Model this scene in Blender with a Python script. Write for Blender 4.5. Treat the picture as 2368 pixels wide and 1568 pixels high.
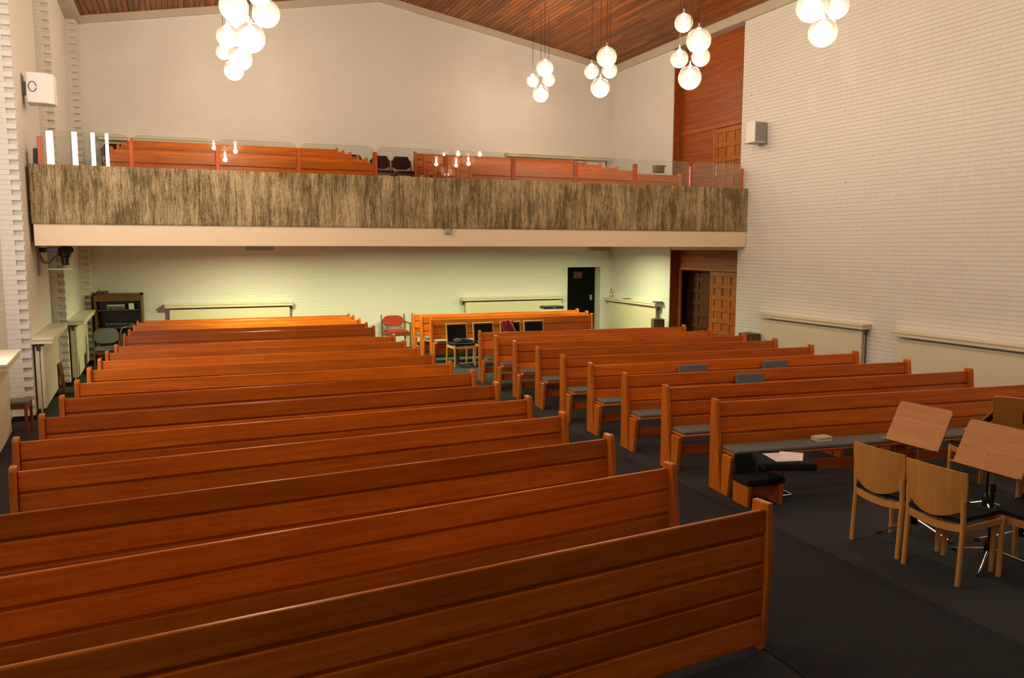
import bpy, bmesh, math, random
from mathutils import Vector, Matrix

random.seed(7)
for o in list(bpy.data.objects): bpy.data.objects.remove(o, do_unlink=True)
scene = bpy.context.scene
COL = scene.collection
PI = math.pi

# ------------------------------------------------------------------ camera
W, H, F = 2368, 1568, 1867.42
PITCH, ROLL, YAW = 0.112954, 0.0014767, 0.3854265
HC = 2.383
_fw = Vector((math.sin(YAW), math.cos(YAW), 0)); _rt = Vector((math.cos(YAW), -math.sin(YAW), 0)); _up = Vector((0, 0, 1))
FWD = _fw * math.cos(PITCH) - _up * math.sin(PITCH)
_u2 = _up * math.cos(PITCH) + _fw * math.sin(PITCH)
RGT = _rt * math.cos(ROLL) + _u2 * math.sin(ROLL)
UPV = _u2 * math.cos(ROLL) - _rt * math.sin(ROLL)
cam = bpy.data.cameras.new('camera'); camo = bpy.data.objects.new('camera', cam); COL.objects.link(camo)
m = Matrix.Identity(4)
for i, v in enumerate((RGT, UPV, -FWD)):
    for j in range(3): m[j][i] = v[j]
m.translation = Vector((0, 0, HC))
camo.matrix_world = m
cam.sensor_width = 36.0; cam.lens = F / W * 36.0; cam.clip_start = 0.05; cam.clip_end = 100
scene.camera = camo

# ------------------------------------------------------------------ world, exposure
vs = scene.view_settings
vs.view_transform = 'Standard'; vs.look = 'None'; vs.exposure = 0.0; vs.gamma = 1.0; vs.use_curve_mapping = False
world = bpy.data.worlds.new('world'); scene.world = world; world.use_nodes = True
world.node_tree.nodes['Background'].inputs[0].default_value = (0.55, 0.62, 0.75, 1)
world.node_tree.nodes['Background'].inputs[1].default_value = 0.02

LAMP_COL = (1.0, 0.795, 0.565)
LAMP_W = 32.5
TUBE_COL = (0.95, 1.0, 0.53)
TUBE_W = 122.0
WIN_E = 34.0

# pixel -> direction helpers (distance always comes from a plane the thing touches)
def ray(px, py): return RGT * ((px - W / 2) / F) + UPV * (-(py - H / 2) / F) + FWD
def on_z(px, py, z=0.0):
    r = ray(px, py); return Vector((0, 0, HC)) + r * ((z - HC) / r.z)
def on_y(px, py, y):
    r = ray(px, py); return Vector((0, 0, HC)) + r * (y / r.y)
def on_x(px, py, x):
    r = ray(px, py); return Vector((0, 0, HC)) + r * (x / r.x)

# ------------------------------------------------------------------ materials
def newmat(name):
    mt = bpy.data.materials.new(name); mt.use_nodes = True
    nt = mt.node_tree; return mt, nt, nt.nodes, nt.links, nt.nodes['Principled BSDF']
def setp(b, **k):
    for n, v in k.items():
        n = n.replace('_', ' ')
        if n in b.inputs: b.inputs[n].default_value = v
def rgba(c): return (c[0], c[1], c[2], 1)
def plain(name, c, rough=0.5, metal=0.0, nscale=None, namt=0.15, bump=0.0, bscale=200, coat=0.0, emit=None, estr=0, spec=0.5):
    mt, nt, N, L, b = newmat(name)
    setp(b, Base_Color=rgba(c), Roughness=rough, Metallic=metal, Coat_Weight=coat, Specular_IOR_Level=spec)
    tc = N.new('ShaderNodeTexCoord')
    if nscale:
        no = N.new('ShaderNodeTexNoise'); no.inputs['Scale'].default_value = nscale; no.inputs['Detail'].default_value = 4
        L.new(tc.outputs['Object'], no.inputs['Vector'])
        mx = N.new('ShaderNodeMix'); mx.data_type = 'RGBA'
        mx.inputs[6].default_value = rgba([x * (1 - namt) for x in c]); mx.inputs[7].default_value = rgba([min(1, x * (1 + namt)) for x in c])
        L.new(no.outputs['Fac'], mx.inputs[0]); L.new(mx.outputs[2], b.inputs['Base Color'])
    if bump:
        nb = N.new('ShaderNodeTexNoise'); nb.inputs['Scale'].default_value = bscale; nb.inputs['Detail'].default_value = 3
        L.new(tc.outputs['Object'], nb.inputs['Vector'])
        bp = N.new('ShaderNodeBump'); bp.inputs['Strength'].default_value = bump; bp.inputs['Distance'].default_value = 0.004
        L.new(nb.outputs['Fac'], bp.inputs['Height']); L.new(bp.outputs['Normal'], b.inputs['Normal'])
    if emit:
        b.inputs['Emission Color'].default_value = rgba(emit); b.inputs['Emission Strength'].default_value = estr
    return mt
def wood(name, c1, c2, grain=(1.0, 16, 16), rough=0.35, coat=0.25, vary=0.22, ring=0.35, rrough=0.2):
    """varnished wood, grain runs along the local axis with the smallest scale"""
    mt, nt, N, L, b = newmat(name)
    tc = N.new('ShaderNodeTexCoord'); oi = N.new('ShaderNodeObjectInfo')
    mp = N.new('ShaderNodeMapping'); mp.inputs['Scale'].default_value = grain
    L.new(tc.outputs['Object'], mp.inputs['Vector'])
    off = N.new('ShaderNodeVectorMath'); off.operation = 'ADD'
    cx = N.new('ShaderNodeCombineXYZ'); mu = N.new('ShaderNodeMath'); mu.operation = 'MULTIPLY'; mu.inputs[1].default_value = 57.0
    L.new(oi.outputs['Random'], mu.inputs[0])
    for i in range(3): L.new(mu.outputs[0], cx.inputs[i])
    L.new(mp.outputs[0], off.inputs[0]); L.new(cx.outputs[0], off.inputs[1])
    n1 = N.new('ShaderNodeTexNoise'); n1.inputs['Scale'].default_value = 1.6; n1.inputs['Detail'].default_value = 6; n1.inputs['Roughness'].default_value = 0.6; n1.inputs['Distortion'].default_value = 0.6
    L.new(off.outputs[0], n1.inputs['Vector'])
    n2 = N.new('ShaderNodeTexNoise'); n2.inputs['Scale'].default_value = 7; n2.inputs['Detail'].default_value = 3
    L.new(off.outputs[0], n2.inputs['Vector'])
    add = N.new('ShaderNodeMath'); add.operation = 'MULTIPLY_ADD'; add.inputs[1].default_value = ring; L.new(n2.outputs['Fac'], add.inputs[0]); L.new(n1.outputs['Fac'], add.inputs[2])
    rp = N.new('ShaderNodeMapRange'); rp.inputs[1].default_value = 0.35 + ring * .5; rp.inputs[2].default_value = 0.72 + ring * .5
    L.new(add.outputs[0], rp.inputs[0])
    mx = N.new('ShaderNodeMix'); mx.data_type = 'RGBA'; mx.inputs[6].default_value = rgba(c1); mx.inputs[7].default_value = rgba(c2)
    L.new(rp.outputs[0], mx.inputs[0])
    # tone differs from board to board
    vr = N.new('ShaderNodeMapRange'); vr.inputs[3].default_value = 1 - vary; vr.inputs[4].default_value = 1 + vary; L.new(oi.outputs['Random'], vr.inputs[0])
    hs = N.new('ShaderNodeHueSaturation'); L.new(vr.outputs[0], hs.inputs['Value']); L.new(mx.outputs[2], hs.inputs['Color'])
    L.new(hs.outputs[0], b.inputs['Base Color'])
    setp(b, Roughness=rough, Coat_Weight=coat, Coat_Roughness=rrough, Specular_IOR_Level=0.3)
    bp = N.new('ShaderNodeBump'); bp.inputs['Strength'].default_value = 0.05; bp.inputs['Distance'].default_value = 0.002
    L.new(n2.outputs['Fac'], bp.inputs['Height']); L.new(bp.outputs['Normal'], b.inputs['Normal'])
    return mt
def brickmat(name, c, axes, mortar=0.93, strength=0.5):
    """painted brickwork far away: joints only as fine relief. axes = which object axes are (along, up)"""
    mt, nt, N, L, b = newmat(name)
    tc = N.new('ShaderNodeTexCoord'); sp = N.new('ShaderNodeSeparateXYZ'); cb = N.new('ShaderNodeCombineXYZ')
    L.new(tc.outputs['Object'], sp.inputs[0]); L.new(sp.outputs[axes[0]], cb.inputs[0]); L.new(sp.outputs[axes[1]], cb.inputs[1])
    br = N.new('ShaderNodeTexBrick'); br.offset = 0.5
    br.inputs['Scale'].default_value = 1.0; br.inputs['Brick Width'].default_value = 0.25; br.inputs['Row Height'].default_value = 0.0667
    br.inputs['Mortar Size'].default_value = 0.006; br.inputs['Mortar Smooth'].default_value = 0.3
    br.inputs['Color1'].default_value = rgba(c); br.inputs['Color2'].default_value = rgba([x * 0.985 for x in c]); br.inputs['Mortar'].default_value = rgba([x * mortar for x in c])
    L.new(cb.outputs[0], br.inputs['Vector'])
    L.new(br.outputs['Color'], b.inputs['Base Color'])
    bp = N.new('ShaderNodeBump'); bp.invert = True; bp.inputs['Strength'].default_value = strength; bp.inputs['Distance'].default_value = 0.006
    L.new(br.outputs['Fac'], bp.inputs['Height']); L.new(bp.outputs['Normal'], b.inputs['Normal'])
    setp(b, Roughness=0.6, Specular_IOR_Level=0.3)
    return mt

WHITE = (0.74, 0.715, 0.67)
M = {}
M['brick_xz'] = brickmat('painted_brick_back', WHITE, (0, 2))
M['brick_yz'] = brickmat('painted_brick_side', WHITE, (1, 2))
M['white'] = plain('painted_brick', WHITE, 0.6, nscale=3, namt=0.03, spec=0.3)
M['mortar'] = plain('painted_mortar', [x * 0.88 for x in WHITE], 0.8)
M['beam'] = plain('beam_paint', (0.52, 0.46, 0.36), 0.6, nscale=2, namt=0.05)
M['fascia'] = plain('fascia_paint', (0.84, 0.66, 0.455), 0.6, nscale=2, namt=0.05)
M['soffit'] = plain('soffit_paint', (0.72, 0.70, 0.62), 0.7)
M['carpet'] = plain('charcoal_carpet', (0.046, 0.048, 0.052), 0.95, nscale=60, namt=0.5, bump=0.6, bscale=700, spec=0.1)
M['runner'] = plain('dark_aisle_carpet', (0.029, 0.030, 0.034), 0.95, nscale=90, namt=0.45, bump=0.6, bscale=700, spec=0.1)
M['pew'] = wood('pew_varnished_pine', (0.44, 0.088, 0.004), (0.66, 0.155, 0.008), (0.9, 14, 14), 0.34, 0.14, 0.25, 0.3, 0.25)
M['post'] = wood('pew_end_wood', (0.46, 0.105, 0.006), (0.62, 0.165, 0.011), (14, 14, 1.2), 0.36, 0.12, 0.10, 0.3, 0.25)
M['ceil'] = wood('ceiling_board', (0.15, 0.042, 0.006), (0.34, 0.11, 0.016), (14, 0.7, 14), 0.45, 0.05, 0.38, 0.25, 0.4)
M['ceilback'] = plain('ceiling_gap', (0.03, 0.012, 0.005), 0.9)
M['panelwood'] = wood('wall_panel_wood', (0.23, 0.052, 0.006), (0.42, 0.105, 0.012), (9, 0.5, 14), 0.4, 0.08, 0.06, 0.5, 0.3)
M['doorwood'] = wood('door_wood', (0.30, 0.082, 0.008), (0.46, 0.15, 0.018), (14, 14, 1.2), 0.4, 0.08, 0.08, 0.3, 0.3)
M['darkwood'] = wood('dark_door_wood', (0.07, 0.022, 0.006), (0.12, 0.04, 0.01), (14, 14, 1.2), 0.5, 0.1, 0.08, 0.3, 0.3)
M['redpost'] = wood('balustrade_post_wood', (0.46, 0.07, 0.010), (0.60, 0.11, 0.016), (14, 14, 1.2), 0.4, 0.1, 0.1)
M['ply'] = wood('beech_plywood', (0.48, 0.205, 0.040), (0.60, 0.28, 0.062), (14, 14, 1.5), 0.4, 0.1, 0.05, 0.2, 0.3)
M['beech'] = wood('beech_leg', (0.58, 0.26, 0.062), (0.68, 0.33, 0.085), (20, 20, 1.5), 0.4, 0.1, 0.05, 0.2, 0.3)
M['desk'] = wood('stand_desk_plywood', (0.46, 0.165, 0.030), (0.58, 0.235, 0.048), (1.0, 14, 14), 0.42, 0.12, 0.06, 0.25, 0.3)
M['birch'] = wood('birch_frame', (0.56, 0.34, 0.10), (0.66, 0.42, 0.14), (20, 20, 1.5), 0.4, 0.1, 0.06, 0.2)
M['oakdark'] = wood('dark_oak', (0.11, 0.05, 0.012), (0.2, 0.095, 0.025), (14, 14, 1.2), 0.45, 0.1, 0.08)
M['chairbrown'] = wood('brown_chair_wood', (0.10, 0.035, 0.018), (0.16, 0.06, 0.03), (14, 14, 1.2), 0.45, 0.1, 0.08)
M['mahog'] = wood('reddish_chair_wood', (0.26, 0.055, 0.016), (0.36, 0.085, 0.025), (14, 14, 1.2), 0.4, 0.2, 0.06)
def fabric(name, c, amt=0.25, bs=900): return plain(name, c, 0.95, nscale=70, namt=amt, bump=0.5, bscale=bs, spec=0.15)
M['cushion'] = fabric('grey_pew_cushion', (0.165, 0.17, 0.165))
M['greycush'] = fabric('slate_cushion', (0.155, 0.165, 0.17))
M['black'] = fabric('black_fabric', (0.017, 0.018, 0.02))
M['redfab'] = fabric('red_fabric', (0.42, 0.05, 0.025))
M['greyfab'] = fabric('grey_fabric', (0.17, 0.175, 0.17))
M['brownfab'] = fabric('brown_fabric', (0.045, 0.022, 0.02))
M['jacket'] = fabric('jacket_red', (0.38, 0.06, 0.055))
M['scarf'] = fabric('dark_knit', (0.05, 0.052, 0.055), 0.6, 300)
M['greenfab'] = fabric('dark_green_fabric', (0.03, 0.045, 0.02))
M['blackplastic'] = plain('black_plastic', (0.012, 0.012, 0.014), 0.35)
M['darkgrey'] = plain('dark_grey_plastic', (0.05, 0.05, 0.055), 0.45)
M['grey'] = plain('grey_plastic', (0.35, 0.35, 0.34), 0.5)
M['cream'] = plain('radiator_enamel', (0.70, 0.63, 0.47), 0.4, nscale=2, namt=0.03)
M['creamshelf'] = plain('shelf_enamel', (0.74, 0.67, 0.50), 0.4, nscale=2, namt=0.03)
M['speaker'] = plain('speaker_enamel', (0.78, 0.77, 0.75), 0.45)
M['speakerdark'] = plain('speaker_grille', (0.25, 0.25, 0.25), 0.6, nscale=40, namt=0.7)
M['chrome'] = plain('chrome', (0.75, 0.75, 0.76), 0.18, 1.0)
M['steel'] = plain('steel', (0.5, 0.5, 0.5), 0.3, 1.0)
M['blackmetal'] = plain('black_metal', (0.015, 0.015, 0.016), 0.4, 0.5)
M['blackdoor'] = plain('black_door_paint', (0.0045, 0.0045, 0.0025), 0.8, nscale=3, namt=0.15, spec=0.08)
M['signred'] = plain('sign_red', (0.075, 0.006, 0.005), 0.5)
M['signtext'] = plain('sign_text', (0.13, 0.045, 0.035), 0.5)
M['paper'] = plain('paper', (0.78, 0.74, 0.76), 0.7)
M['paper2'] = plain('paper_pinkish', (0.70, 0.60, 0.62), 0.7)
M['book'] = plain('cream_book', (0.62, 0.56, 0.40), 0.6)
M['booktop'] = plain('dark_booklet', (0.04, 0.07, 0.09), 0.5)
M['paleobj'] = plain('pale_plastic', (0.6, 0.6, 0.55), 0.5)
M['cord'] = plain('lamp_cord', (0.03, 0.022, 0.018), 0.6)
M['lampcap'] = plain('lamp_cap', (0.75, 0.7, 0.6), 0.3, 0.6)

def glassmat(name, tint, fac_boost=1.0, ior=1.5):
    mt, nt, N, L, b = newmat(name); N.remove(b)
    out = N['Material Output']
    tr = N.new('ShaderNodeBsdfTransparent'); tr.inputs[0].default_value = rgba(tint)
    gl = N.new('ShaderNodeBsdfGlossy'); gl.inputs['Roughness'].default_value = 0.0; gl.inputs['Color'].default_value = (1, 1, 1, 1)
    fr = N.new('ShaderNodeFresnel'); fr.inputs['IOR'].default_value = ior
    mx = N.new('ShaderNodeMixShader'); L.new(fr.outputs[0], mx.inputs[0]); L.new(tr.outputs[0], mx.inputs[1]); L.new(gl.outputs[0], mx.inputs[2])
    L.new(mx.outputs[0], out.inputs['Surface']); return mt
M['pane'] = glassmat('clear_glass_pane', (0.93, 0.955, 0.93))
def globemat():
    mt, nt, N, L, b = newmat('lamp_globe_glass'); N.remove(b); out = N['Material Output']
    tr = N.new('ShaderNodeBsdfTransparent'); tr.inputs[0].default_value = (0.98, 0.96, 0.92, 1)
    tl = N.new('ShaderNodeBsdfTranslucent'); tl.inputs[0].default_value = (0.95, 0.92, 0.85, 1)
    m1 = N.new('ShaderNodeMixShader'); m1.inputs[0].default_value = 0.08
    L.new(tr.outputs[0], m1.inputs[1]); L.new(tl.outputs[0], m1.inputs[2])
    gl = N.new('ShaderNodeBsdfGlossy'); gl.inputs['Roughness'].default_value = 0.02
    fr = N.new('ShaderNodeFresnel'); fr.inputs['IOR'].default_value = 1.45
    m2 = N.new('ShaderNodeMixShader'); L.new(fr.outputs[0], m2.inputs[0]); L.new(m1.outputs[0], m2.inputs[1]); L.new(gl.outputs[0], m2.inputs[2])
    L.new(m2.outputs[0], out.inputs['Surface']); return mt
M['globe'] = globemat()
M['bulb'] = plain('lamp_bulb', (1, 1, 1), 0.5, emit=(1.0, 0.86, 0.66), estr=22)
M['tube'] = plain('lamp_diffuser', (0.9, 0.9, 0.85), 0.5, emit=TUBE_COL, estr=3.0)
M['daylight'] = plain('window_daylight', (0.9, 0.9, 0.9), 0.3, emit=(1.0, 0.93, 0.85), estr=WIN_E)

def concretemat():
    mt, nt, N, L, b = newmat('board_marked_concrete')
    tc = N.new('ShaderNodeTexCoord')
    def noise(sc, scale, detail=5, rough=0.6):
        mp = N.new('ShaderNodeMapping'); mp.inputs['Scale'].default_value = sc; L.new(tc.outputs['Object'], mp.inputs['Vector'])
        n = N.new('ShaderNodeTexNoise'); n.inputs['Scale'].default_value = scale; n.inputs['Detail'].default_value = detail; n.inputs['Roughness'].default_value = rough
        L.new(mp.outputs[0], n.inputs['Vector']); return n
    streak = noise((9, 3, 0.9), 1.5, 6, 0.7); blotch = noise((0.9, 1, 0.9), 1.5, 5, 0.65); fine = noise((26, 5, 2.2), 3.0, 4, 0.7); grit = noise((1, 1, 1), 60, 3)
    def ma(a, k, bnode):
        x = N.new('ShaderNodeMath'); x.operation = 'MULTIPLY_ADD'; x.inputs[1].default_value = k; L.new(a, x.inputs[0]); L.new(bnode, x.inputs[2]); return x.outputs[0]
    s = ma(blotch.outputs['Fac'], 0.75, streak.outputs['Fac']); s = ma(fine.outputs['Fac'], 0.9, s); s = ma(grit.outputs['Fac'], 0.45, s)
    cr = N.new('ShaderNodeValToRGB'); cr.color_ramp.elements[0].position = 0.455; cr.color_ramp.elements[1].position = 0.575
    cr.color_ramp.elements[0].color = (0.115, 0.083, 0.036, 1); cr.color_ramp.elements[1].color = (0.50, 0.385, 0.225, 1)
    e = cr.color_ramp.elements.new(0.512); e.color = (0.27, 0.20, 0.10, 1)
    mr = N.new('ShaderNodeMath'); mr.operation = 'MULTIPLY'; mr.inputs[1].default_value = 0.331; L.new(s, mr.inputs[0]); L.new(mr.outputs[0], cr.inputs[0])
    L.new(cr.outputs[0], b.inputs['Base Color']); setp(b, Roughness=0.9, Specular_IOR_Level=0.2)
    bp = N.new('ShaderNodeBump'); bp.inputs['Strength'].default_value = 0.7; bp.inputs['Distance'].default_value = 0.012; L.new(s, bp.inputs['Height']); L.new(bp.outputs['Normal'], b.inputs['Normal'])
    return mt
M['concrete'] = concretemat()

# ------------------------------------------------------------------ mesh helpers
def link(name, me, mat=None, parent=None, loc=None, rot=None):
    o = bpy.data.objects.new(name, me); COL.objects.link(o)
    if mat is not None and me is not None and len(me.materials) == 0: me.materials.append(M[mat] if isinstance(mat, str) else mat)
    if parent: o.parent = parent
    if loc is not None: o.location = loc
    if rot is not None: o.rotation_euler = rot
    return o
def tag(o, label=None, cat=None, group=None, kind=None):
    if label: o['label'] = label
    if cat: o['category'] = cat
    if group: o['group'] = group
    if kind: o['kind'] = kind
    return o
def thing(name, label, cat, loc=(0, 0, 0), rz=0, group=None):
    o = bpy.data.objects.new(name, None); COL.objects.link(o); o.empty_display_size = 0.1
    o.location = loc; o.rotation_euler = (0, 0, rz); return tag(o, label, cat, group)
def copy_tree(o, parent=None):
    c = o.copy(); COL.objects.link(c); c.parent = parent
    for ch in o.children: copy_tree(ch, c)
    return c

class MB:
    def __init__(s): s.v = []; s.f = []; s.sm = False
    def add(s, v, f):
        n = len(s.v); s.v += [tuple(x) for x in v]; s.f += [tuple(i + n for i in q) for q in f]; return s
    def box(s, x0, x1, y0, y1, z0, z1):
        v = [(x, y, z) for z in (z0, z1) for y in (y0, y1) for x in (x0, x1)]
        return s.add(v, [(0, 2, 3, 1), (4, 5, 7, 6), (0, 1, 5, 4), (2, 6, 7, 3), (0, 4, 6, 2), (1, 3, 7, 5)])
    def bbox(s, x0, x1, y0, y1, z0, z1, c=0.006, seg=1):
        bm = bmesh.new(); bmesh.ops.create_cube(bm, size=1)
        for v in bm.verts: v.co = Vector(((x0 + x1) / 2 + v.co.x * (x1 - x0), (y0 + y1) / 2 + v.co.y * (y1 - y0), (z0 + z1) / 2 + v.co.z * (z1 - z0)))
        bmesh.ops.bevel(bm, geom=bm.edges[:], offset=c, segments=seg, profile=0.5, affect='EDGES')
        bm.verts.index_update()
        s.add([v.co[:] for v in bm.verts], [tuple(v.index for v in f.verts) for f in bm.faces]); bm.free(); return s
    def prism(s, pts, axis, a0, a1, bev=0.0, seg=1):
        """extrude a closed 2D outline along axis ('x': pts are (y,z); 'y': (x,z); 'z': (x,y))"""
        def mk(p, a): return (a, p[0], p[1]) if axis == 'x' else ((p[0], a, p[1]) if axis == 'y' else (p[0], p[1], a))
        bm = bmesh.new()
        A = [bm.verts.new(mk(p, a0)) for p in pts]; B = [bm.verts.new(mk(p, a1)) for p in pts]
        n = len(pts); bm.faces.new(A); bm.faces.new(B[::-1])
        for i in range(n): bm.faces.new((A[i], B[i], B[(i + 1) % n], A[(i + 1) % n]))
        bmesh.ops.recalc_face_normals(bm, faces=bm.faces[:])
        if bev: bmesh.ops.bevel(bm, geom=bm.edges[:], offset=bev, segments=seg, profile=0.5, affect='EDGES')
        bm.verts.index_update(); bm.verts.ensure_lookup_table()
        s.add([v.co[:] for v in bm.verts], [tuple(v.index for v in f.verts) for f in bm.faces]); bm.free(); return s
    def tube(s, path, r, n=8, cap=True):
        P = [Vector(p) for p in path]; rs = r if isinstance(r, (list, tuple)) else [r] * len(P)
        rings = []; up = None
        for i, p in enumerate(P):
            t = ((P[min(i + 1, len(P) - 1)] - p).normalized() + (p - P[max(i - 1, 0)]).normalized())
            t = t.normalized() if t.length > 1e-9 else Vector((0, 0, 1))
            if up is None: up = Vector((0, 0, 1)) if abs(t.z) < .9 else Vector((1, 0, 0))
            a = t.cross(up).normalized(); b_ = a.cross(t).normalized(); up = b_
            rings.append([p + (a * math.cos(2 * PI * k / n) + b_ * math.sin(2 * PI * k / n)) * rs[i] for k in range(n)])
        v = [q for R_ in rings for q in R_]; f = []
        for i in range(len(P) - 1):
            for k in range(n): f.append((i * n + k, i * n + (k + 1) % n, (i + 1) * n + (k + 1) % n, (i + 1) * n + k))
        if cap: f.append(tuple(range(n))[::-1]); f.append(tuple((len(P) - 1) * n + k for k in range(n)))
        s.sm = True
        return s.add(v, f)
    def cyl(s, a, b, r, n=12): return s.tube([a, b], r, n)
    def lathe(s, prof, c=(0, 0, 0), n=24):
        v = [(c[0] + r * math.cos(2 * PI * k / n), c[1] + r * math.sin(2 * PI * k / n), c[2] + z) for r, z in prof for k in range(n)]
        f = [(i * n + k, i * n + (k + 1) % n, (i + 1) * n + (k + 1) % n, (i + 1) * n + k) for i in range(len(prof) - 1) for k in range(n)]
        s.sm = True
        return s.add(v, f)
    def sheet(s, fn, nu, nv, thick, nrm=(0, 1, 0)):
        """curved slab: fn(u,v) in 0..1 -> point; thickness along nrm"""
        nrm = Vector(nrm); a = [Vector(fn(i / nu, j / nv)) for j in range(nv + 1) for i in range(nu + 1)]
        b = [p + nrm * thick for p in a]; w = nu + 1; n = len(a); f = []
        for j in range(nv):
            for i in range(nu):
                q = (j * w + i, j * w + i + 1, (j + 1) * w + i + 1, (j + 1) * w + i); f.append(q); f.append(tuple(n + k for k in q[::-1]))
        rim = [i for i in range(w)] + [j * w + nu for j in range(1, nv + 1)] + [nv * w + i for i in range(nu - 1, -1, -1)] + [j * w for j in range(nv - 1, 0, -1)]
        for k in range(len(rim)): p, q = rim[k], rim[(k + 1) % len(rim)]; f.append((q, p, n + p, n + q))
        s.sm = True
        return s.add(a + b, f)
    def xf(s, mtx): s.v = [tuple(mtx @ Vector(p)) for p in s.v]; return s
    def mesh(s, name, mat):
        me = bpy.data.meshes.new(name); me.from_pydata(s.v, [], s.f); me.update()
        bm = bmesh.new(); bm.from_mesh(me); bmesh.ops.recalc_face_normals(bm, faces=bm.faces[:]); bm.to_mesh(me); bm.free()
        if s.sm:
            for p in me.polygons: p.use_smooth = True
            try: me.set_sharp_from_angle(angle=math.radians(38))
            except Exception: pass
        me.materials.append(M[mat] if isinstance(mat, str) else mat); return me
    def build(s, name, mat, parent=None, loc=None, rot=None): return link(name, s.mesh(name, mat), None, parent, loc, rot)
def B(*a): return MB().box(*a)
def BB(*a, **k): return MB().bbox(*a, **k)
def structure(o): o['kind'] = 'structure'; return o

# ------------------------------------------------------------------ room dimensions
XR, YB, YF = 10.42, 18.80, -6.0
XL = -2.4
RX, RZ, SL = 4.36, 8.06, 0.180           # ridge, roof slope
def ceil_z(x): return RZ - SL * abs(x - RX)
YBAL, ZP0, ZP1, ZS = 13.25, 2.705, 3.545, 2.395   # balcony front, parapet bottom/top, soffit

# floor
structure(B(-3, XR + 1.7, YF, YB + .6, -0.12, 0).build('floor', 'carpet'))
# carpet runner in the aisle
ra = [on_z(1800, 1215), on_z(2368, 1502)]
run = structure(B(3.12, 4.60, 1.2, 14.2, 0.0, 0.006).build('trim_1', 'runner'))

# back wall with door opening, gabled top
dx0, dx1 = on_y(1312.5, 650, YB).x, on_y(1388, 650, YB).x
dzt = on_y(1340, 618, YB).z
wb = MB()
wb.prism([(XL, 0), (dx0, 0), (dx0, dzt), (dx1, dzt), (dx1, 0), (XR + .6, 0), (XR + .6, ceil_z(XR + .6) + .1), (RX, RZ + .1), (XL, ceil_z(XL) + .1)], 'y', YB, YB + .5)
structure(wb.build('wall_back', 'brick_xz'))
# emergency door in its recess
d1 = structure(thing('door_1', None, None))
BB(dx0 - .02, dx1 + .02, YB + .30, YB + .345, 0, dzt + .02, c=.004).build('leaf', 'blackdoor', d1)
B(dx0 - .02, dx0 + .03, YB + .27, YB + .30, 0, dzt).build('frame', 'blackdoor', d1)
BB(dx1 - .16, dx1 - .09, YB + .27, YB + .30, 1.0, 1.14, c=.004).build('door_handle', 'steel', d1)
sx0, sx1 = on_y(1325.5, 635, YB + .3).x, on_y(1346, 635, YB + .3).x
sz0, sz1 = on_y(1335, 643.5, YB + .3).z, on_y(1335, 628, YB + .3).z
sg = BB(sx0, sx1, YB + .285, YB + .30, sz0, sz1, c=.002).build('exit_sign', 'signred'); tag(sg, 'small dark red exit sign with two faint lines of lettering on black door', 'sign')
for zz in (0.56, 0.17):
    k = MB(); xx = sx0 + .012
    while xx < sx1 - .015:
        wd = random.choice((.012, .016, .009)); k.box(xx, xx + wd, YB + .2835, YB + .285, sz0 + (sz1 - sz0) * zz - .012, sz0 + (sz1 - sz0) * zz + .012); xx += wd + .006
    k.build('lettering', 'signtext', sg)

# right wall: recessed timber entrance between YD0 and YD1
YD1 = on_x(1557, 300, XR).y; YD0 = on_x(1715, 300, XR).y
XP = on_y(1577, 300, YD1).x               # plane of the timber panelling
zdl = on_x(1560, 578, XR).z               # top of the lower opening
wr = MB(); T = .35
def eave(x): return ceil_z(x) + .05
wr.prism([(YF, 0), (YD0, 0), (YD0, eave(XR)), (YF, eave(XR))], 'x', XR + .012, XR + T)
wr.prism([(YD1, 0), (YB + .3, 0), (YB + .3, eave(XR)), (YD1, eave(XR))], 'x', XR, XR + .02)
wr.box(XR + .02, XR + T, YD1 + .02, YB + .3, 0, eave(XR))
wr.box(XR, XR + .02, YD0, YD1, zdl, ZP1)
wallr = structure(wr.build('wall_right', 'brick_yz'))
# bricks of the right wall in the part that faces the room in front of the balcony
bh, bl = 0.0667, 0.25
def brick_mesh(l, depth=0.012, c=0.0020):
    h = bh - .0024; mb = MB(); y0, y1, z0, z1 = .0004, l - .0004, .0012, .0012 + h
    v = [(0, y0, z0), (0, y1, z0), (0, y1, z1), (0, y0, z1)]
    v += [(-depth + c, p[1], p[2]) for p in v]
    e_ = .0008; v += [(-depth, y0 + e_, z0 + c), (-depth, y1 - e_, z0 + c), (-depth, y1 - e_, z1 - c), (-depth, y0 + e_, z1 - c)]
    f = [(0, 1, 5, 4), (1, 2, 6, 5), (2, 3, 7, 6), (3, 0, 4, 7), (4, 5, 9, 8), (5, 6, 10, 9), (6, 7, 11, 10), (7, 4, 8, 11), (8, 9, 10, 11)]
    return mb.add(v, f)
cells = []
ny = int((YD0 - 6.6) / bl) + 1
for r in range(int(6.75 / bh)):
    off = (bl / 2 if r % 2 else 0)
    for c in range(ny):
        y1 = YD0 - off - c * bl; y0 = y1 - bl
        cells.append((y0, r * bh, bl))
    if off: cells.append((YD0 - off, r * bh, off))
def inframe(y, z):
    d = Vector((XR, y, z - HC)); zc = d.dot(FWD)
    px = W / 2 + F * d.dot(RGT) / zc; py = H / 2 - F * d.dot(UPV) / zc
    return px < W + 60 and -30 < py < 830, zc
sc = []
for (y0, z0, l) in cells:
    ok, zc = inframe(y0 + .12, z0)
    sc.append((0 if (ok and l == bl and z0 > 1.2) else 1, zc, y0, z0, l))
sc.sort()
bmesh_full = brick_mesh(bl).mesh('brick', 'white')
rest = MB()
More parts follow.
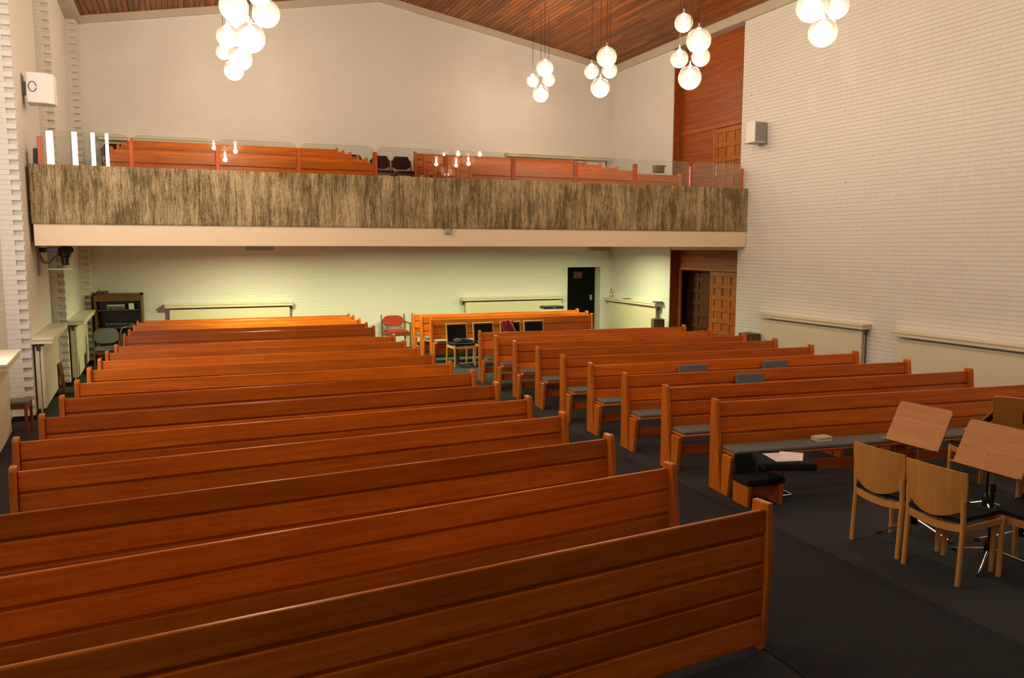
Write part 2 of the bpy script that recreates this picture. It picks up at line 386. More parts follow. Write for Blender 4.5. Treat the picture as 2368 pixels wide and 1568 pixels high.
for i, (k, zc, y0, z0, l) in enumerate(sc):
    dx = random.uniform(-.0006, .0006)
    if i < 300: link('brick', bmesh_full, None, wallr, (XR + .012 + dx, y0, z0))
    else:
        q = brick_mesh(l); rest.add([(p[0] + XR + .012 + dx, p[1] + y0, p[2] + z0) for p in q.v], q.f)
tag(rest.build('brickwork', 'white', wallr), kind='stuff')

# timber recess: reveal, panelling and doors
rec = structure(thing('door_2', 'tall timber clad recess with panelled doors in the brick side wall', None))
BB(XR - .005, XP + .03, YD1 - .03, YD1, 0, eave(XR), c=.003).build('reveal', 'panelwood', rec)
ZBF = 2.98                                # balcony level
zrail = on_x(1600, 300, XP).z
zr1 = on_x(1640, 292, XP).z
ydoor = on_x(1655, 350, XP).y
# upper panelling in horizontal boards
zz = zr1; k = 0
while zz < 7.2:
    BB(XP, XP + .03, YD0 - 2.2, YD1 - .03, zz, min(zz + .62, 7.2), c=.002).build('panel', 'panelwood', rec); zz += .622; k += 1
BB(XP - .025, XP, YD0 - 2.2, YD1 - .03, zr1 - .09, zr1, c=.006).build('rail', 'doorwood', rec)
BB(XP, XP + .03, ydoor + .06, YD1 - .03, ZBF - .2, zr1 - .09, c=.002).build('panel', 'panelwood', rec)
BB(XP - .02, XP + .03, ydoor, ydoor + .07, ZBF - .2, zr1 - .09, c=.004).build('door_frame', 'doorwood', rec)
def panelled_door(name, parent, x, y0, y1, z0, z1, cols, rows, mat, matp, handle=True):
    st = .055; d = thing(name, None, None, (0, 0, 0)); d.parent = parent
    pw = (y1 - y0 - st * (cols + 1)) / cols; RW = 1.8; ph = (z1 - z0 - st * RW * (rows + 1)) / rows
    for c in range(cols + 1):
        yy = y0 + c * (pw + st); BB(x - .02, x + .02, yy, yy + st, z0, z1, c=.004).build('stile', mat, d)
    for r in range(rows + 1):
        zz = z0 + r * (ph + st * RW)
        for c in range(cols):
            yy = y0 + st + c * (pw + st); BB(x - .019, x + .019, yy, yy + pw, zz, zz + st * RW, c=.004).build('cross_rail', mat, d)
    for r in range(rows):
        for c in range(cols):
            yy = y0 + st + c * (pw + st); zz = z0 + st * RW + r * (ph + st * RW)
            MB().box(x + .004, x + .014, yy, yy + pw, zz, zz + ph).build('door_panel', matp, d)
    if handle:
        BB(x - .035, x - .02, y1 - .075, y1 - .035, z0 + .92, z0 + 1.14, c=.004).build('handle_plate', 'steel', d)
        MB().tube([(x - .03, y1 - .055, z0 + 1.06), (x - .075, y1 - .055, z0 + 1.06), (x - .078, y1 - .17, z0 + 1.06)], .009, 8).build('lever', 'steel', d)
    return d
ud = panelled_door('door_leaf', rec, XP + .01, ydoor - .93, ydoor - .005, ZBF, zr1 - .10, 3, max(5, round((zr1 - ZBF) / .31)), 'doorwood', 'doorwood')
# lower entrance
B(XR + .02, XP + .03, YD0 - 2.2, YD1 - .03, zdl, zdl + .06).build('lintel', 'panelwood', rec)
zt = on_x(1600, 625, XP).z
BB(XP, XP + .03, YD0 - 2.2, YD1 - .03, zt + .05, zdl, c=.002).build('panel', 'panelwood', rec)
BB(XP - .015, XP + .03, YD0 - 2.2, YD1 - .03, zt, zt + .055, c=.004).build('head_rail', 'doorwood', rec)
yl = on_x(1644, 700, XP).y
BB(XP - .015, XP + .04, yl - .035, yl + .035, 0, zt, c=.004).build('door_frame', 'doorwood', rec)
BB(XP - .015, XP + .04, YD1 - .11, YD1 - .03, 0, zt, c=.004).build('door_frame', 'doorwood', rec)
ld = panelled_door('door_leaf', rec, XP + .012, yl - .95, yl - .035, 0.01, zt - .01, 3, 7, 'doorwood', 'doorwood', False)
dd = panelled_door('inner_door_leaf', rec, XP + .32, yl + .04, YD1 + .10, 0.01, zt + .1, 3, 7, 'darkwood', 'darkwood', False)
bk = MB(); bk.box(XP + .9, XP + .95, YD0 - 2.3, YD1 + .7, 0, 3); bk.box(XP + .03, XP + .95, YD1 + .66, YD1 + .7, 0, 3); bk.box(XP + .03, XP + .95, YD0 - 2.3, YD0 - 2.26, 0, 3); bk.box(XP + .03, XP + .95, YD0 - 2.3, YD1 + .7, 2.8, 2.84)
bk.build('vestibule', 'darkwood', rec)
B(XR + .36, XP + .04, YD0 - 2.25, YD0 - 2.2, 0, eave(XR)).build('side_cheek', 'panelwood', rec)
B(XR + .03, XP + .03, YD0 - 2.2, YD1 - .03, 7.0, 7.06).build('top_cover', 'panelwood', rec)

# left wall: sawtooth of toothed brick piers
PIERS = [(-5.2, -2.10, -2.38), (-3.35, -2.10, -2.38), (1.45, -2.10, -2.38), (5.85, -2.09, -2.36), (9.92, -2.06, -2.34), (12.63, -1.98, -2.25), (15.55, -1.88, -2.10), (18.42, -1.77, -1.95)]
wl = MB(); PD = .075
ZT = 7.0
pts = [(-2.38, YF)]
for k, (y, xe, xi) in enumerate(PIERS):
    yy = y + (PD if k >= 5 else 0)
    pts += [(xi, yy), (xe, yy)]
    if 1 <= k <= 4: pts += [(xe - .12, y + .19)]
pts += [(-1.745, YB + .1), (-2.9, YB + .1), (-2.9, YF)]
wl.prism(pts, 'z', 0, ZT)
# pull the piers' brick faces proud of this core
walll = structure(wl.build('wall_left', 'brick_yz'))
def pier_bricks(y, xe, xi, single):
    y = y + PD; D = PD; acc = MB()
    n = int(6.85 / bh); pk = .105
    def blk(x0, x1, d0, z0):   # front at y-D, chamfered front
        h = bh - .0016; c = .0012; mb = MB(); zz0, zz1 = z0 + .0008, z0 + .0008 + h; xa, xb = x0 + .0005, x1 - .0005; ya = y + .002; yb = y - d0
        v = [(xa, ya, zz0), (xb, ya, zz0), (xb, ya, zz1), (xa, ya, zz1)]; v += [(p[0], yb + c, p[2]) for p in v]
        v += [(xa + c, yb, zz0 + c), (xb - c, yb, zz0 + c), (xb - c, yb, zz1 - c), (xa + c, yb, zz1 - c)]
        return mb.add(v, [(0, 1, 5, 4), (1, 2, 6, 5), (2, 3, 7, 6), (3, 0, 4, 7), (4, 5, 9, 8), (5, 6, 10, 9), (6, 7, 11, 10), (7, 4, 8, 11), (8, 9, 10, 11)])
    full = blk(xi, xe, D, 0).mesh('brick', 'white') if single else None
    short = blk(xi, xe - pk, D, 0).mesh('brick', 'white') if single else None
    for r in range(n):
        z0 = r * bh
        if r % 2:
            if single: link('brick', full, None, walll, (0, 0, z0))
            else: q = blk(xi, xe, D, z0); acc.add(q.v, q.f)
        else:
            if single: link('brick', short, None, walll, (0, 0, z0))
            else: q = blk(xi, xe - pk, D, z0); acc.add(q.v, q.f)
    if not single: tag(acc.build('pier_brickwork', 'white', walll), kind='stuff')
for i, (y, xe, xi) in enumerate(PIERS):
    if i >= 5: pier_bricks(y, xe, xi, i == 5)
# unseen slit windows beside the piers, each facet angled to light the brick pier
for i in (1, 2, 3, 4):
    y, xe, _ = PIERS[i]; d = Vector((-.12, .19, 0)); Lw = d.length
    wnd = structure(thing('window_%d' % i, None, None, (xe, y, 0), math.atan2(d.y, d.x)))
    zb_ = 1.35 if i == 4 else 3.7
    MB().box(.02, Lw - .02, -.012, -.002, zb_, 6.35).build('pane', 'daylight', wnd)
    fr = MB(); fr.box(.0, .02, -.025, 0, zb_ - .05, 6.4); fr.box(Lw - .02, Lw, -.025, 0, zb_ - .05, 6.4); fr.box(.02, Lw - .02, -.025, 0, zb_ - .05, zb_); fr.box(.02, Lw - .02, -.025, 0, 6.35, 6.4)
    fr.build('window_frame', 'white', wnd)
# wall behind the camera
structure(B(-2.9, XR + .4, YF - .2, YF, 0, 8.3).build('wall_front', 'darkwood'))

# ceiling: timber boards under a dark backing
cl = MB()
cl.prism([(XL - .3, ceil_z(XL - .3) + .02), (RX, RZ + .02), (XR + 1.7, ceil_z(XR + 1.7) + .02), (XR + 1.7, ceil_z(XR + 1.7) + .12), (RX, RZ + .12), (XL - .3, ceil_z(XL - .3) + .12)], 'y', YF - .1, YB + .3)
ceilo = structure(cl.build('ceiling', 'ceilback'))
bw = 0.105
bset = []
for side in (1, -1):
    span = (XR - RX) if side > 0 else (RX + 2.0)
    n = int(span * math.sqrt(1 + SL * SL) / bw) + 1
    for i in range(n):
        s0 = (i + .5) * bw / math.sqrt(1 + SL * SL)
        x = RX + side * s0; z = ceil_z(x)
        y = YB - random.uniform(0.3, 3.4) + .0; yy1 = YB
        while yy1 > 1.0:
            L_ = yy1 - y
            c = Vector((x, (y + yy1) / 2, z - HC)); zc = c.dot(FWD)
            py = H / 2 - F * c.dot(UPV) / max(zc, .1); px = W / 2 + F * c.dot(RGT) / max(zc, .1)
            vis = zc > 0 and py > -60 and -50 < px < W
            bset.append((0 if vis else 1, zc, x, y, yy1, z, side))
            yy1 = y; y = max(0.6, y - random.uniform(1.8, 4.2))
            if yy1 <= .61: break
bset.sort(key=lambda t: (t[0], t[1]))
rest = MB(); ta = math.atan(SL)
for i, (k, zc, x, y0, y1, z, side) in enumerate(bset):
    q = MB(); l = y1 - y0; hw = bw / 2 - .004
    v = [(-hw, 0, .014), (hw, 0, .014), (hw, l, .014), (-hw, l, .014), (-hw, 0, .003), (hw, 0, .003), (hw, l, .003), (-hw, l, .003), (-hw + .004, .002, 0), (hw - .004, .002, 0), (hw - .004, l - .002, 0), (-hw + .004, l - .002, 0)]
    q.add(v, [(0, 1, 5, 4), (1, 2, 6, 5), (2, 3, 7, 6), (3, 0, 4, 7), (4, 5, 9, 8), (5, 6, 10, 9), (6, 7, 11, 10), (7, 4, 8, 11), (8, 9, 10, 11), (0, 3, 2, 1)])
    if i < 298: q.build('plank', 'ceil', ceilo, (x, y0, z + random.uniform(-.0015, .0015)), (0, side * ta, 0))
    else:
        mt = Matrix.Translation((x, y0, z)) @ Matrix.Rotation(side * ta, 4, 'Y'); q.xf(mt); rest.add(q.v, q.f)
tag(rest.build('ceiling_boards', 'ceil', ceilo), kind='stuff')

# painted beams along gable and eaves
g = MB(); bz = .15
g.prism([(XL, ceil_z(XL)), (RX, RZ), (XR + .1, ceil_z(XR + .1)), (XR + .1, ceil_z(XR + .1) - bz), (RX, RZ - bz), (XL, ceil_z(XL) - bz)], 'y', YB - .06, YB + .02)
structure(g.build('trim_2', 'beam'))
structure(B(XR - .06, XR + .2, YF, YB, ceil_z(XR) - bz - .02, ceil_z(XR) + .02).build('trim_3', 'beam'))
structure(B(-2.6, -1.70, YF, YB, ceil_z(-1.75) - bz - .01, ceil_z(-1.75) + .03).build('trim_4', 'beam'))
structure(B(XR - .012, XR, YD1, YB, 0, .07).build('baseboard_right', 'blackplastic'))
bb = MB()
for i in range(len(PIERS) - 1):
    (y, xe, xi), (y2, xe2, xi2) = PIERS[i], PIERS[i + 1]
    bb.prism([(xe, y), (xe + .012, y), (xi2 + .012, y2), (xi2, y2)], 'z', 0, .07); bb.box(xi2, xe2 + .005, y2 - .012, y2, 0, .07)
structure(bb.build('baseboard_left', 'blackplastic'))

# ------------------------------------------------------------------ balcony
bal = structure(thing('balcony', 'balcony with rough board-marked concrete parapet above a beige fascia', None, (0, 0, 0)))
mb = MB(); xs = -1.965; X1 = XR + .005
cols = [(xs, 0)]
zl = [ZP0, ZP0 + .02, ZP0 + .2, ZP0 + .4, ZP0 + .6, ZP0 + .8, ZP1 - .012, ZP1]
rows_v = []
while xs < X1:
    w_ = random.choice((.05, .08, .1, .1, .13, .16)); xe_ = min(xs + w_, X1); d = random.uniform(0, .010)
    for xx in (xs + .0015, xe_ - .0015):
        rows_v.append([(xx, YBAL + (.012 if z in (ZP0, ZP1) else d + random.uniform(-.0025, .0025)), z) for z in zl])
    xs = xe_
nz = len(zl); v = [p for c in rows_v for p in c]; f = []
for c in range(len(rows_v) - 1):
    for j in range(nz - 1): f.append((c * nz + j, (c + 1) * nz + j, (c + 1) * nz + j + 1, c * nz + j + 1))
mb.add(v, f)
mb.box(-1.965, X1, YBAL + .012, YBAL + .19, ZP0, ZP1)
mb.build('parapet', 'concrete', bal)
BB(-1.95, XR - .01, YBAL + .03, YBAL + .22, ZS, ZP0 + .004, c=.006).build('fascia', 'fascia', bal)
B(-1.95, XR, YBAL + .2, YB, ZS + .02, ZS + .2).build('soffit', 'soffit', bal)
# stepped balcony floor; pew rows 14.09 + .74 i
BROW = [14.12 + .745 * i for i in range(6)]
def bal_z(i):   # plank top height of balcony row i from the photo, at the block end by the middle aisle
    return (3.835, 3.965, 4.09, 4.22, 4.34, 4.47)[i]
BZ = [bal_z(i) - .87 for i in range(6)]
for i in range(1, 6): BZ[i] = max(BZ[i], BZ[i - 1])
B(-1.9, XR, YBAL + .2, BROW[0] + .1, ZS + .2, BZ[0]).build('floor_step', 'carpet', bal)
for i in range(6):
    y1 = BROW[i + 1] + .1 if i < 5 else YB
    zt_ = BZ[min(i + 1, 5)]
    B(-1.9, XR, BROW[i] + .1, y1, ZS + .2, zt_).build('floor_step', 'carpet', bal)
B(XR, XP, YD0 + .02, YD1 - .03, ZBF - .25, ZBF).build('landing', 'carpet', bal)
B(XR + .36, XP, YD0 - 2.15, YD0 + .02, ZBF - .25, ZBF).build('landing', 'carpet', bal)

# glass balustrade
gb = thing('glass_balustrade', 'row of frameless glass panes between red-brown timber posts on the concrete parapet', 'balustrade', (0, 0, 0))
YG = YBAL + .09
PX_ = (93, 304, 503, 690, 868, 1032, 1188, 1332, 1470, 1597, 1716); PY_ = (350, 360, 366, 370, 378, 385, 392, 398, 406, 413, 417)
px_x = [on_y(a, b_, YG).x for a, b_ in zip(PX_, PY_)]
pm = MB().bbox(-.035, .035, -.03, .03, 0, .395, c=.006).mesh('post', 'redpost')
for x in px_x: link('post', pm, None, gb, (x, YG + .03, ZP1 - .005))
def pane_outline(x0, x1, z0, z1, r=.10):
    o = [(x0, z0), (x1, z0)]
    for k in range(7): a = k * PI / 12; o.append((x1 - r + r * math.cos(a), z1 - r + r * math.sin(a)))
    for k in range(7): a = PI / 2 + k * PI / 12; o.append((x0 + r + r * math.cos(a), z1 - r + r * math.sin(a)))
    return o
for a, b_ in zip(px_x[:-1], px_x[1:]):
    MB().prism(pane_outline(a + .025, b_ - .025, ZP1 + .0, ZP1 + .475), 'y', YG - .02, YG - .012).build('glass_pane', 'pane', gb)
    c = MB()
    for xx in (a + .03, b_ - .03):
        for zq in (.12, .3): c.cyl((xx, YG - .026, ZP1 + zq), (xx, YG, ZP1 + zq), .011, 8)
# soffit lights
def soffit_light(px, py, label):
    p = on_z(px, py, ZS - .02); 
    y = 16.5
    p = on_y(px, 573, y)
    t = thing('ceiling_light', label, 'light', (p.x, y, ZS), 0, 'strip lights under the balcony')
    q = MB(); q.box(-.26, .26, -.09, -.08, -.08, .021); q.box(-.26, .26, .08, .09, -.08, .021); q.box(-.26, -.25, -.08, .08, -.08, .021); q.box(.25, .26, -.08, .08, -.08, .021); q.box(-.25, .25, -.08, .08, -.05, .021); q.build('housing', 'grey', t)
    BB(-.24, .24, -.075, .075, -.074, -.06, c=.004).build('diffuser', 'tube', t)
    return p
s1 = soffit_light(601, 573, 'flat strip light under the balcony before the radiator beside the audio cabinet')
s2 = soffit_light(1385, 573, 'flat strip light under the balcony before the black door')
for (p, y) in ((s1, 16.5), (s2, 16.5)):
    ld_ = bpy.data.lights.new('strip_light_glow', 'AREA'); ld_.shape = 'RECTANGLE'; ld_.size = .5; ld_.size_y = .15; ld_.energy = TUBE_W * (1.25 if p is s1 else .62); ld_.color = TUBE_COL; ld_.spread = math.radians(175)
    lo = bpy.data.objects.new('strip_light_glow', ld_); COL.objects.link(lo); lo.location = (p.x, y, ZS - .095)
for (x, pw_) in ((4.1, .72), (6.5, .66)):  # unseen flush strips added to even out the light under the balcony
    t = thing('added_recessed_light', 'unseen flush strip light added to the balcony soffit ' + ('near the red armchair' if x < 5 else 'above the birch chairs'), 'light', (x, 16.3, ZS + .02), 0, 'added recessed lights under the balcony')
    B(-.25, .25, -.08, .08, -.003, .004).build('diffuser', 'tube', t); q = MB(); q.box(-.27, .27, -.10, -.08, -.006, .004); q.box(-.27, .27, .08, .10, -.006, .004); q.box(-.27, -.25, -.08, .08, -.006, .004); q.box(.25, .27, -.08, .08, -.006, .004); q.build('frame', 'soffit', t)
    ld_ = bpy.data.lights.new('strip_light_glow', 'AREA'); ld_.shape = 'RECTANGLE'; ld_.size = .5; ld_.size_y = .15; ld_.energy = TUBE_W * pw_; ld_.color = TUBE_COL; ld_.spread = math.radians(175)
    lo = bpy.data.objects.new('strip_light_glow', ld_); COL.objects.link(lo); lo.parent = t; lo.location = (0, 0, -.012)
# little sensor on the fascia
p = on_y(1034, 535, YBAL + .03)
t = thing('motion_sensor', 'small grey sensor box fixed to the beige balcony fascia', 'sensor', (p.x, YBAL + .03, p.z))
BB(-.05, .05, -.07, 0, -.045, .045, c=.01).build('body', 'grey', t); BB(-.07, .07, -.055, .0, .035, .05, c=.004).build('bracket', 'darkgrey', t)

# ------------------------------------------------------------------ pews
ORD = ['first', 'second', 'third', 'fourth', 'fifth', 'sixth', 'seventh', 'eighth', 'ninth', 'tenth', 'eleventh', 'twelfth', 'thirteenth', 'fourteenth', 'fifteenth', 'sixteenth', 'seventeenth']
LEAN = math.atan(.107)
def make_pew(L, cush=True, lean=True):
    root = thing('pew', '-', 'pew')
    zt = .87
    for (za, zb) in ((.728, .87), (.566, .710), (.440, .548)):
        h = zb - za
        ym = lambda z: -(zt - z) * .107 + (0 if z > .8 else .006)
        p = MB().bbox(0.0, L, 0, .028, -h, 0, c=.007, seg=2).box(0, L, .022, .027, -h - .022, -h + .01).build('plank', 'pew', root, (0, ym(zb), zb), (-LEAN, 0, 0))
    prof = [(.06, 0), (-.165, 0), (-.10, .44), (-.045, .88), (-.035, .905), (.06, .905)]
    pmh = MB().prism(prof, 'x', -.045, 0, bev=.006).mesh('end_post', 'post')
    link('end_post', pmh, None, root); link('end_post', pmh, None, root, (L + .045, 0, 0))
    BB(.0, L, -.365, -.05, .398, .424, c=.006).build('seat', 'pew', root)
    if cush: MB().bbox(.01, L - .01, -.362, -.075, .424, .462, c=.014, seg=2).build('cushion', 'cushion', root)
    lp = [(-.175, 0), (-.285, 0), (-.34, .398), (-.175, .398)]
    lm = MB().prism(lp, 'x', -.02, .02, bev=.004).mesh('leg', 'post')
    for x in (-.0, L / 2, L): link('leg', lm, None, root, (x + (-.022 if x == 0 else .022 if x == L else 0), 0, 0))
    lb = MB().prism([(.05, 0), (-.15, 0), (-.11, .398), (.04, .398)], 'x', -.02, .02, bev=.004).mesh('leg', 'post')
    link('leg', lb, None, root, (L / 2, 0, 0))
    BB(.0, L, -.21, -.185, .17, .27, c=.004).build('stretcher', 'pew', root)
    return root
protos = {}
def place_pew(L, A, ang, label, group, z=0.0, zs=1.0, base=None, cush=True):
    base = base or round(L, 1)
    key = (base, cush)
    if key not in protos: protos[key] = make_pew(base, cush); o = protos[key]
    else: o = copy_tree(protos[key])
    o.location = (A[0], A[1], z); o.rotation_euler = (0, 0, ang); o.scale = (L / base, 1, zs)
    tag(o, label, 'pew', group); return o
ZTOP = .87
LP = [((0, 1547), (1772, 1178)), ((0, 1336.8), (1544, 1082.6)), ((0, 1192), (1403.6, 1014.7)), ((0, 1095), (1297.7, 962)), ((44.6, 1022.4), (1217, 924)), ((103.3, 966.8), (1143.4, 891)), ((149, 922.4), (1089, 863)), ((183.4, 886.5), (1038, 841.5)), ((211, 856), (997, 820.8)), ((234.6, 835), (963, 805)), ((251.5, 816.6), (931.6, 790.8)), ((271.8, 801.5), (908, 777.6)), ((291.7, 775.3), (863.3, 758)), ((302, 766), (844.7, 748.4)), ((312.4, 756.3), (827, 738.3)), ((320.8, 747.4), (810, 730.0)), ((333.4, 742), (805, 728.2))]
LEFT = []
for i, (a, b_) in enumerate(LP):
    A = on_z(*a, ZTOP); Bp = on_z(*b_, ZTOP); zs = 1.0
    if i == 16:
        A = on_z(*a, ZTOP * .985); Bp = on_z(*b_, ZTOP * .985); zs = .985
    d = Bp - A; ang = math.atan2(d.y, d.x); L = d.length
    if i >= 12:
        mid = (A + Bp) / 2; ang = math.radians(-0.6); A = mid - Vector((math.cos(ang), math.sin(ang), 0)) * L / 2
        if i == 15: A.y -= .07
    if i < 4: L = 4.22; A = Bp - Vector((math.cos(ang), math.sin(ang), 0)) * L
    LEFT.append((A, ang, L))
    if i == 0: continue
    extra = 'row %s behind the plank front panel' % ORD[i - 1]
    place_pew(L, A, ang, 'varnished pine pew beside the toothed brick wall, ' + extra, 'pews beside the toothed brick wall', 0, zs, base=4.2)
# front panel: five planks between two end posts
A, ang, L = LEFT[0]
fp = thing('pew_front_panel', 'full height pine plank panel closing the front of the pews beside the toothed wall', 'panel', (A.x, A.y, 0), ang)
zs_ = [.87, .705, .535, .375, .215, .02]
for i in range(5):
    MB().bbox(0, L, 0, .030, zs_[i + 1] + .020, zs_[i], c=.009, seg=2).box(0, L, .024, .029, zs_[i + 1] - .004 if i < 4 else zs_[5] + .02, zs_[i + 1] + .03).build('plank', 'pew', fp)
prof = [(.15, 0), (.005, 0), (-.03, .50), (-.012, .905), (.115, .905)]
pmh = MB().prism(prof, 'x', -.045, 0, bev=.007, seg=2).mesh('end_post', 'post')
link('end_post', pmh, None, fp); link('end_post', pmh, None, fp, (L + .045, 0, 0)); link('end_post', MB().prism([(.12, 0), (.032, 0), (.032, .60), (.10, .60)], 'x', -.02, .02).mesh('end_post', 'post'), None, fp, (L / 2, 0, 0))
BB(.0, L, .03, .16, .60, .62, c=.003).build('book_shelf', 'pew', fp)

RP = [((1660, 930), (2368, 890)), ((1545, 897), (2238, 858)), ((1450, 868), (2095, 837)), ((1370, 845), (1976, 817)), ((1305, 826), (1873, 802)), ((1247, 807), (1790, 787)), ((1194, 793), (1717, 776)), ((1150, 780), (1642, 765)), ((1113, 769), (1586, 756.5))]
RIGHT = []
for i, (a, b_) in enumerate(RP):
    A = on_z(*a, ZTOP); Bp = on_z(*b_, ZTOP); d = Bp - A; ang = math.atan2(d.y, d.x); L = d.length if i else 4.0
    if i > 6: ang = math.radians(-5.5)
    RIGHT.append((A, ang, L))
    place_pew(L, A, ang, 'pine pew beside the plain brick wall, row %s back from the music stands' % ORD[i], 'pews beside the plain brick wall', base=4.0)
for i, (a, y, L) in enumerate(((999, 16.30, 3.70), (976, 17.0, 3.95), (957, 17.72, 4.05))):
    p = on_y(a, 735, y)
    place_pew(L, (p.x, y), math.radians(-1.5), 'short pine pew near the black door, %s row behind the birch chairs' % ORD[i], 'pews near the black door', base=3.9)
# balcony pews
for i in range(6):
    xl = on_y(251 if i == 0 else (251, 262, 276, 285, 297, 306)[i], 350, BROW[i]).x
    xl = (-1.0, -.98, -.93, -.90, -.86, -.82)[i]; L = 3.14 - xl
    place_pew(L, (xl, BROW[i]), 0, 'balcony pew nearest the toothed wall, row %s behind the glass balustrade' % ORD[i], 'balcony pews nearest the toothed wall', z=BZ[i], base=4.2)
for i in range(6):
    L = 4.44 if i == 0 else 3.83
    place_pew(L, (4.92, BROW[i]), 0, 'balcony pew nearest the timber entrance, row %s behind the glass balustrade' % ORD[i], 'balcony pews nearest the timber entrance', z=BZ[i], base=4.0)

# ------------------------------------------------------------------ radiators
def radiator(label, loc, rz, L, zsh, depth=.20, pipe=True, low=.12, flip=False):
    """local x along the wall, local -y into the room, wall plane at y=0"""
    t = thing('radiator', label, 'radiator', loc, rz, 'cream radiators with shelves')
    BB(-.02, L + .02, -depth, -.001, zsh - .035, zsh, c=.005).build('shelf', 'creamshelf', t)
    BB(-.01, L + .01, -depth + .012, -.001, zsh - .088, zsh - .037, c=.004).build('shelf_support', 'cream', t)
    MB().bbox(.08, L - .06, -.125, -.085, low, zsh - .125, c=.008, seg=2).build('panel', 'cream', t)
    MB().bbox(.08, L - .06, -.065, -.025, low, zsh - .125, c=.008, seg=2).build('panel', 'cream', t)
    q = MB()
    for xx in (.3, L - .3): q.box(xx, xx + .03, -.09, 0, low + .1, zsh - .2)
    q.build('bracket', 'cream', t)
    xv = L - .02 if not flip else .03
    if pipe:
        MB().tube([(xv, -.075, 0.0), (xv, -.075, zsh - .17)], .009, 8).build('pipe', 'cream' if flip else 'darkgrey', t)
        MB().lathe([(0, -.045), (.022, -.04), (.024, .03), (.016, .045), (0, .045)], (xv, -.075, zsh - .14), 12).build('valve', 'blackplastic', t)
    return t
# back wall
a = on_y(381.6, 703, YB); b_ = on_y(674, 696, YB)
radiator('cream radiator with shelf on the back wall between audio cabinet and red armchair', (a.x, YB, 0), 0, b_.x - a.x, (a.z + b_.z) / 2)
a = on_y(1066, 687, YB); b_ = on_y(1299, 682, YB)
radiator('cream radiator with shelf on the back wall beside the black door', (a.x, YB, 0), 0, b_.x - a.x, (a.z + b_.z) / 2, flip=True)
# right wall (room is at -x): local x runs towards the camera (-y)
def rad_right(label, p0, p1, **k):
    a = on_x(*p0, XR); b_ = on_x(*p1, XR)
    return radiator(label, (XR, a.y, 0), -PI / 2, a.y - b_.y, (a.z + b_.z) / 2, **k), a, b_
rr1, _, _ = rad_right('cream radiator with shelf on the side wall between black door and timber entrance', (1412, 687), (1530, 699))
rr2, _, _ = rad_right('cream radiator with shelf on the plain brick wall just past the timber entrance', (1768, 722), (2014, 749))
rr3, _, _ = rad_right('cream radiator with shelf on the plain brick wall furthest from the timber entrance', (2080, 760.5), (2560, 820))
# left wall slants
def rad_left(i, s0, L, label, zsh=1.13):
    y, xe, _ = PIERS[i]; y2, _, xi2 = PIERS[i + 1]
    a = Vector((xe, y, 0)); d = (Vector((xi2, y2, 0)) - a).normalized()
    p = a + d * s0
    # local +x must run along d with room on local -y side: room is +x world => rotate
    t = radiator(label, (p.x, p.y, 0), math.atan2(d.y, d.x), L, zsh, depth=.27, flip=True)
    return t
rad_left(4, 0.05, 1.42, 'cream radiator with deep shelf on the toothed wall in front of the brightest brick pier')
rad_left(5, 0.10, 2.35, 'cream radiator with deep shelf on the toothed wall below the camera rig')
rad_left(6, 0.10, 2.45, 'cream radiator with deep shelf on the toothed wall beside the grey chair')
# balcony
zf = BZ[5]
a = on_y(229, 316, YB); b_ = on_y(502, 326, YB)
radiator('cream radiator with long shelf on the balcony back wall near the toothed wall', (a.x, YB, zf), 0, b_.x - a.x, (a.z + b_.z) / 2 - zf)
a = on_y(1168, 354, YB); b_ = on_y(1400, 366, YB)
radiator('cream radiator with long shelf on the balcony back wall near the timber entrance', (a.x, YB, zf), 0, b_.x - a.x, (a.z + b_.z) / 2 - zf)

# ------------------------------------------------------------------ pendant globes
def sphere_prof(r, n=16, hole=.03):
    o = []
    for k in range(n + 1):
        a = -PI / 2 + (PI - hole) * k / n; o.append((max(1e-4, r * math.cos(a)), r * math.sin(a)))
    return o
gm = {}
def pendant(x, y, z, dia, label, group):
    r = dia / 2
    t = thing('pendant_lamp', label, 'pendant lamp', (x, y, z), 0, group)
    k = round(dia, 2)
    if k not in gm:
        g1 = MB().lathe(sphere_prof(r, 18), (0, 0, 0), 32).mesh('globe', 'globe')
        bl_ = MB().lathe([(1e-4, -.075), (.022, -.066), (.030, -.04), (.030, .04), (.022, .06), (.016, .085), (1e-4, .086)], (0, 0, 0), 16).mesh('bulb', 'bulb')
        cp = MB().lathe([(1e-4, r + .075), (.010, r + .07), (.014, r + .02), (.03, r + .004), (.03, r - .012), (.018, r - .03), (.016, .08)], (0, 0, 0), 16).mesh('cap', 'lampcap')
        gm[k] = (g1, bl_, cp)
    g1, bl_, cp = gm[k]
    link('globe', g1, None, t); link('bulb', bl_, None, t); link('cap', cp, None, t)
    MB().cyl((0, 0, r + .07), (0, 0, ceil_z(x) - z + .01), .0045, 6).build('cord', 'cord', t)
    ld = bpy.data.lights.new('bulb_light', 'POINT'); ld.energy = LAMP_W * (1.0 if dia > .33 else .7) * (0.80 if x > RX else 1.0); ld.color = LAMP_COL; ld.shadow_soft_size = .05
    lo = bpy.data.objects.new('bulb_light', ld); COL.objects.link(lo); lo.parent = t; lo.location = (0, 0, -.11)
    return t
XG = 7.4
CR = {'over the balcony pews by the entrance': [(1250.5, 217, .36), (1260, 157, .36), (1232, 186, .29), (1269, 184, .29)],
      'just in front of the balcony glass': [(1388, 203, .36), (1403, 132, .36), (1368, 165, .29), (1410, 163, .29)],
      'in front of the tall timber entrance': [(1595, 180, .36), (1615.6, 94, .36), (1571, 136, .29), (1620.5, 132, .29), (1581, 53, .29)],
      'before the white speaker wall': [(1902.5, 74, .36), (1876, 16, .36), (1936, 15, .29)]}
